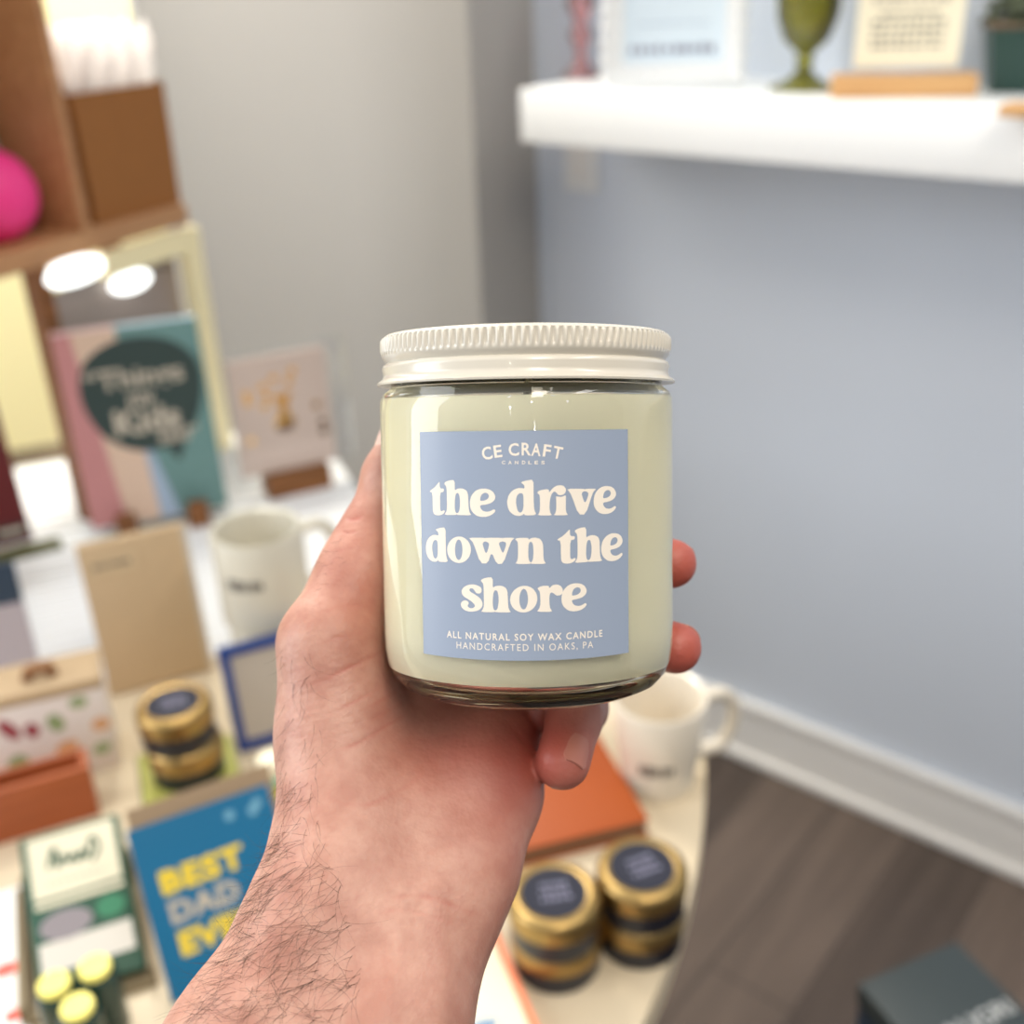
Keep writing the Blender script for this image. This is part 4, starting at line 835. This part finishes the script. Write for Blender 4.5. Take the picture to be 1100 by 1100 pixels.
bm = bmesh.new(); bm.from_mesh(me2); bmesh.ops.recalc_face_normals(bm, faces=bm.faces); bm.to_mesh(me2); bm.free()
me2.polygons.foreach_set('use_smooth', [True] * len(me2.polygons)); me2.name = 'hand'
for nm, arr in (('redness', red), ('crease', crease)):
    at_ = me2.attributes.new(nm, 'FLOAT', 'POINT'); at_.data.foreach_set('value', arr.astype(np.float32))
sk = bpy.data.materials.new('skin'); sk.use_nodes = True; nt = sk.node_tree; b = nt.nodes['Principled BSDF']; L = nt.links.new
tc = nt.nodes.new('ShaderNodeTexCoord')
def noise(scale, detail=4):
    n_ = nt.nodes.new('ShaderNodeTexNoise'); n_.inputs['Scale'].default_value = scale; n_.inputs['Detail'].default_value = detail; L(tc.outputs['Object'], n_.inputs['Vector']); return n_
def mixc(fac, a, b_):
    m_ = nt.nodes.new('ShaderNodeMix'); m_.data_type = 'RGBA'
    if isinstance(fac, float): m_.inputs[0].default_value = fac
    else: L(fac, m_.inputs[0])
    for i, v in ((6, a), (7, b_)):
        if isinstance(v, tuple): m_.inputs[i].default_value = v
        else: L(v, m_.inputs[i])
    return m_.outputs[2]
def ramp(src, lo_, hi_, a=0.0, b_=1.0):
    m_ = nt.nodes.new('ShaderNodeMapRange'); m_.inputs['From Min'].default_value = lo_; m_.inputs['From Max'].default_value = hi_; m_.inputs['To Min'].default_value = a; m_.inputs['To Max'].default_value = b_; L(src, m_.inputs['Value']); return m_.outputs[0]
ar = nt.nodes.new('ShaderNodeAttribute'); ar.attribute_name = 'redness'; ac = nt.nodes.new('ShaderNodeAttribute'); ac.attribute_name = 'crease'
base_c = mixc(ramp(noise(95).outputs['Fac'], .38, .66), rgb(189, 143, 125), rgb(169, 118, 101))
base_c = mixc(ramp(noise(420).outputs['Fac'], .45, .7, 0, .35), base_c, rgb(168, 112, 97))
clampr = nt.nodes.new('ShaderNodeClamp'); L(ar.outputs['Fac'], clampr.inputs[0])
base_c = mixc(clampr.outputs[0], base_c, rgb(168, 82, 68))
base_c = mixc(ramp(ac.outputs['Fac'], 0, 1, 0, .75), base_c, rgb(168, 84, 70))
L(base_c, b.inputs['Base Color']); b.inputs['Roughness'].default_value = 0.48
b.inputs['Subsurface Weight'].default_value = 0.18; b.inputs['Subsurface Radius'].default_value = (1.0, 0.35, 0.2); b.inputs['Subsurface Scale'].default_value = 0.003
vo = nt.nodes.new('ShaderNodeTexVoronoi'); vo.inputs['Scale'].default_value = 900; L(tc.outputs['Object'], vo.inputs['Vector'])
bp = nt.nodes.new('ShaderNodeBump'); bp.inputs['Strength'].default_value = 0.22; bp.inputs['Distance'].default_value = 0.0003; L(vo.outputs['Distance'], bp.inputs['Height'])
bp2 = nt.nodes.new('ShaderNodeBump'); bp2.inputs['Strength'].default_value = 0.25; bp2.inputs['Distance'].default_value = 0.0008; L(noise(330, 5).outputs['Fac'], bp2.inputs['Height']); L(bp.outputs[0], bp2.inputs['Normal']); L(bp2.outputs[0], b.inputs['Normal'])
me2.materials.clear(); me2.materials.append(sk)
hd_ = bpy.data.objects.new('person', me2); COL.objects.link(hd_); hd_.location = loc0
tag(hd_, 'left hand and bare hairy forearm holding up the candle jar, thumb at the left', 'person')
# nails: thin curved plates resting on the finger ends
nailm = mat('fingernail', rgb(178, 112, 96), 0.38, Coat_Weight=0.0)
def nail(c, axis, nrm, w, l, rc, par):
    """c centre on the skin, axis towards the free edge, nrm outwards (hold frame); w, l mm; rc radius of the cross curve"""
    axis = axis / np.linalg.norm(axis); nrm = nrm - axis * nrm.dot(axis); nrm /= np.linalg.norm(nrm); sd = np.cross(axis, nrm)
    nu, nv_ = 12, 12; top, bot = [], []
    for j in range(nv_ + 1):
        v = -1 + 2 * j / nv_; ww = w / 2 * (1 - max(0, abs(v) - 0.55) ** 2 * 1.6)
        for i in range(nu + 1):
            u = -1 + 2 * i / nu; x = u * ww; z = math.sqrt(max(rc * rc - x * x, 0)) - rc - 0.012 * (v * l / 2) ** 2
            q_ = c + sd * x + axis * (v * l / 2) + nrm * z; top.append(q_ + nrm * 0.35); bot.append(q_ - nrm * 0.5)
    m_ = (nu + 1) * (nv_ + 1); Fn = []
    for j in range(nv_):
        for i in range(nu):
            a = j * (nu + 1) + i; Fn.append((a, a + 1, a + nu + 2, a + nu + 1)); Fn.append((m_ + a, m_ + a + nu + 1, m_ + a + nu + 2, m_ + a + 1))
    ring = list(range(nu + 1)) + [(j + 1) * (nu + 1) - 1 for j in range(1, nv_ + 1)] + [nv_ * (nu + 1) + i for i in range(nu - 1, -1, -1)] + [j * (nu + 1) for j in range(nv_ - 1, 0, -1)]
    for a, b_ in zip(ring, ring[1:] + ring[:1]): Fn.append((a, m_ + a, m_ + b_, b_))
    A = np.array(top + bot); return mesh('fingernail', to_world(A - org).tolist(), Fn, nailm, par, True)
def fn(f, dirn, back=0.0):                                                # a point on a fingertip in direction dirn
    (p1, r1), (p2, r2) = FING[f][-2:]; ax_ = (p2 - p1) / np.linalg.norm(p2 - p1); d = dirn - ax_ * dirn.dot(ax_); d /= np.linalg.norm(d); return p2 - ax_ * back + d * (r2 - 0.15), ax_, d
c_, a_, n_ = fn('pinky', np.array([0.46, 0.25, -0.83]), 1.2); nail(c_ + n_ * 0.2, a_, n_, 7.6, 8.4, 5.6, hd_)
for f in ('index', 'middle'):
    (p1, r1), (p2, r2) = FING[f][-2:]; o_ = p2 - JC; o_ = o_ - ja * o_.dot(ja); c_, a_, n_ = fn(f, o_ * (0.55 if f == 'middle' else 0.4) + jb * 50 + ja * (40 if f == 'middle' else 10), 2.5); nail(c_, a_, n_, 9.0, 10, 6.4, hd_)
c_, a_, n_ = fn('ring', np.array([0.2, -0.8, 0.3]), 1.0); nail(c_, a_, n_, 8.6, 10, 6.2, hd_)
tp, tq = H(424, 511, 317.5), H(438, 468, 319); tax = (tq - tp) / np.linalg.norm(tq - tp); tn = np.array([-0.93, 0.15, 0.10]); tn -= tax * tn.dot(tax); tn /= np.linalg.norm(tn)
tnail = nail(tp + tax * 7.5 + tn * 7.9, tax, tn, 12.5, 14, 8.0, hd_); tnail.data.materials.clear(); tnail.data.materials.append(mat('thumbnail painted as lit', rgb(222, 186, 172), 0.28)); tnail['label'] = 'thumbnail painted as lit'  # paler than the other nails: the light on it is put into its colour
# hair on the thumb side of the hand, the wrist and the forearm
Pw = P2; cand = []
def inside(poly, X):
    x, y = X[:, 0], X[:, 1]; r_ = np.zeros(len(X), bool); j = len(poly) - 1
    for i in range(len(poly)):
        (xi, yi), (xj, yj) = poly[i], poly[j]; r_ ^= ((yi > y) != (yj > y)) & (x < (xj - xi) * (y - yi) / (yj - yi + 1e-12) + xi); j = i
    return r_
HV, HF = [], []
def hairs(poly, n_, flow, ln, curl, fr=-0.35):
    I = np.nonzero(inside(poly, pj) & (front > fr))[0]
    if len(I) == 0: return
    for i in rng.choice(I, n_):
        nn = NN[i]; p0 = Pw[i] - nn * 0.1; f_ = np.array([flow[0], -flow[1], 0.15]) + rng.normal(0, 0.36, 3); f_ -= nn * f_.dot(nn); f_ /= np.linalg.norm(f_) + 1e-9
        bend = np.cross(nn, f_) * rng.normal(0.25, curl * 1.25); l_ = ln * rng.uniform(0.5, 1.25); pts = []
        for k in range(6):
            t = k / 5; pts.append(p0 + f_ * l_ * t + bend * l_ * t * t + nn * l_ * (0.34 * t - 0.24 * t * t))
        pts = to_world(np.array(pts) - org); v, fc = tube_vf([tuple(a) for a in pts], [0.000040 * (1 - 0.75 * k / 5) for k in range(6)], 3, False)
        k0 = len(HV); HV.extend(v); HF.extend([tuple(a + k0 for a in q_) for q_ in fc])
hairs([(195, 1110), (300, 905), (345, 890), (372, 960), (395, 1050), (380, 1110)], 300, (-0.55, 0.85), 11, 0.5)
hairs([(195, 1110), (290, 940), (330, 930), (330, 1110)], 70, (0.6, -0.5), 9, 0.7)
hairs([(296, 905), (303, 830), (335, 830), (350, 905)], 45, (0.2, 0.9), 8, 0.6)
hairs([(302, 690), (330, 690), (348, 780), (335, 850), (303, 850)], 46, (0.25, 0.95), 7.5, 0.45)
hairs([(335, 610), (372, 560), (385, 585), (350, 640)], 26, (-0.7, 0.5), 3.2, 0.3)
hairs([(205, 1100), (262, 985), (300, 890), (308, 890), (285, 1000), (240, 1110)], 100, (-0.85, 0.5), 8, 0.5, -0.6)
hr = mesh('arm_hair', HV, HF, mat('dark brown hair', rgb(66, 45, 36), 0.5), hd_, True); tag(hr, 'sparse dark brown hair', kind='stuff')

# ================================================================== LIGHT
w = bpy.data.worlds.new('daylight'); S.world = w; w.use_nodes = True
bg = w.node_tree.nodes['Background']; bg.inputs[0].default_value = (0.90, 0.95, 1.0, 1)
wt = w.node_tree; tcw = wt.nodes.new('ShaderNodeTexCoord'); dp = wt.nodes.new('ShaderNodeVectorMath'); dp.operation = 'DOT_PRODUCT'; dp.inputs[1].default_value = (-0.62, 0.42, 0.66)
wt.links.new(tcw.outputs['Generated'], dp.inputs[0]); mw_ = wt.nodes.new('ShaderNodeMapRange'); mw_.inputs['From Min'].default_value = -0.7; mw_.inputs['From Max'].default_value = 0.9; mw_.inputs['To Min'].default_value = 0.26; mw_.inputs['To Max'].default_value = 1.05
wt.links.new(dp.outputs['Value'], mw_.inputs['Value']); wt.links.new(mw_.outputs[0], bg.inputs[1])
def area(name, loc, target, sx, sy, power, c=(1, 1, 1)):
    l = bpy.data.lights.new(name, 'AREA'); l.shape = 'RECTANGLE'; l.size = sx; l.size_y = sy; l.energy = power; l.color = c
    o = bpy.data.objects.new(name, l); COL.objects.link(o); o.location = loc; d = Vector(target) - Vector(loc); o.rotation_euler = d.to_track_quat('-Z', 'Y').to_euler(); return o
area('window_daylight', (-1.05, 1.95, 2.05), (-0.25, 0.7, 0.8), 1.2, 0.9, 17, (1.0, 0.97, 0.90))
area('side_fill', (-1.9, 0.15, 1.75), (0.1, 0.3, 1.3), 0.9, 1.4, 24, (0.97, 0.985, 1.0))  # unseen light added at the left for streaks on the jar
area('outdoor_daylight', WP + Vector((0.1, 0.35, 3.4)), WP + E1 * -0.6 + E2 * 1.2 + Vector((0, 0, 0.9)), 2.0, 0.8, 230, (1.0, 0.95, 0.82))
area('overhead_fill', (0.25, -0.5, 2.62), (0.25, -0.3, 0), 0.25, 1.1, 17, (1.0, 0.88, 0.72))  # warm fill added overhead to brighten the jar front, not a seen lamp
area('overhead_fill', (1.0, 0.2, 2.62), (1.0, 0.2, 0), 0.25, 1.1, 10, (1.0, 0.95, 0.88))  # second overhead fill, likewise added
for i, (x, y) in enumerate([(-0.35, -0.9), (0.15, -1.5), (0.55, -0.7), (0.3, -2.6), (-0.6, -2.2), (1.2, -1.4)]):
    l = bpy.data.lights.new('ceiling_spot', 'POINT'); l.energy = 3.0; l.shadow_soft_size = 0.045; l.color = (1.0, 0.93, 0.84); o = bpy.data.objects.new('ceiling_spot', l); COL.objects.link(o); o.location = (x, y, 2.55)
S.view_settings.view_transform = 'Standard'; S.view_settings.look = 'None'; S.view_settings.gamma = 1; S.view_settings.use_curve_mapping = False
S.view_settings.exposure = 0.0
S.cycles.use_denoising = True; S.cycles.max_bounces = 16; S.cycles.diffuse_bounces = 8; S.cycles.glossy_bounces = 6; S.cycles.transmission_bounces = 10; S.cycles.blur_glossy = 0.5; S.cycles.sample_clamp_indirect = 8
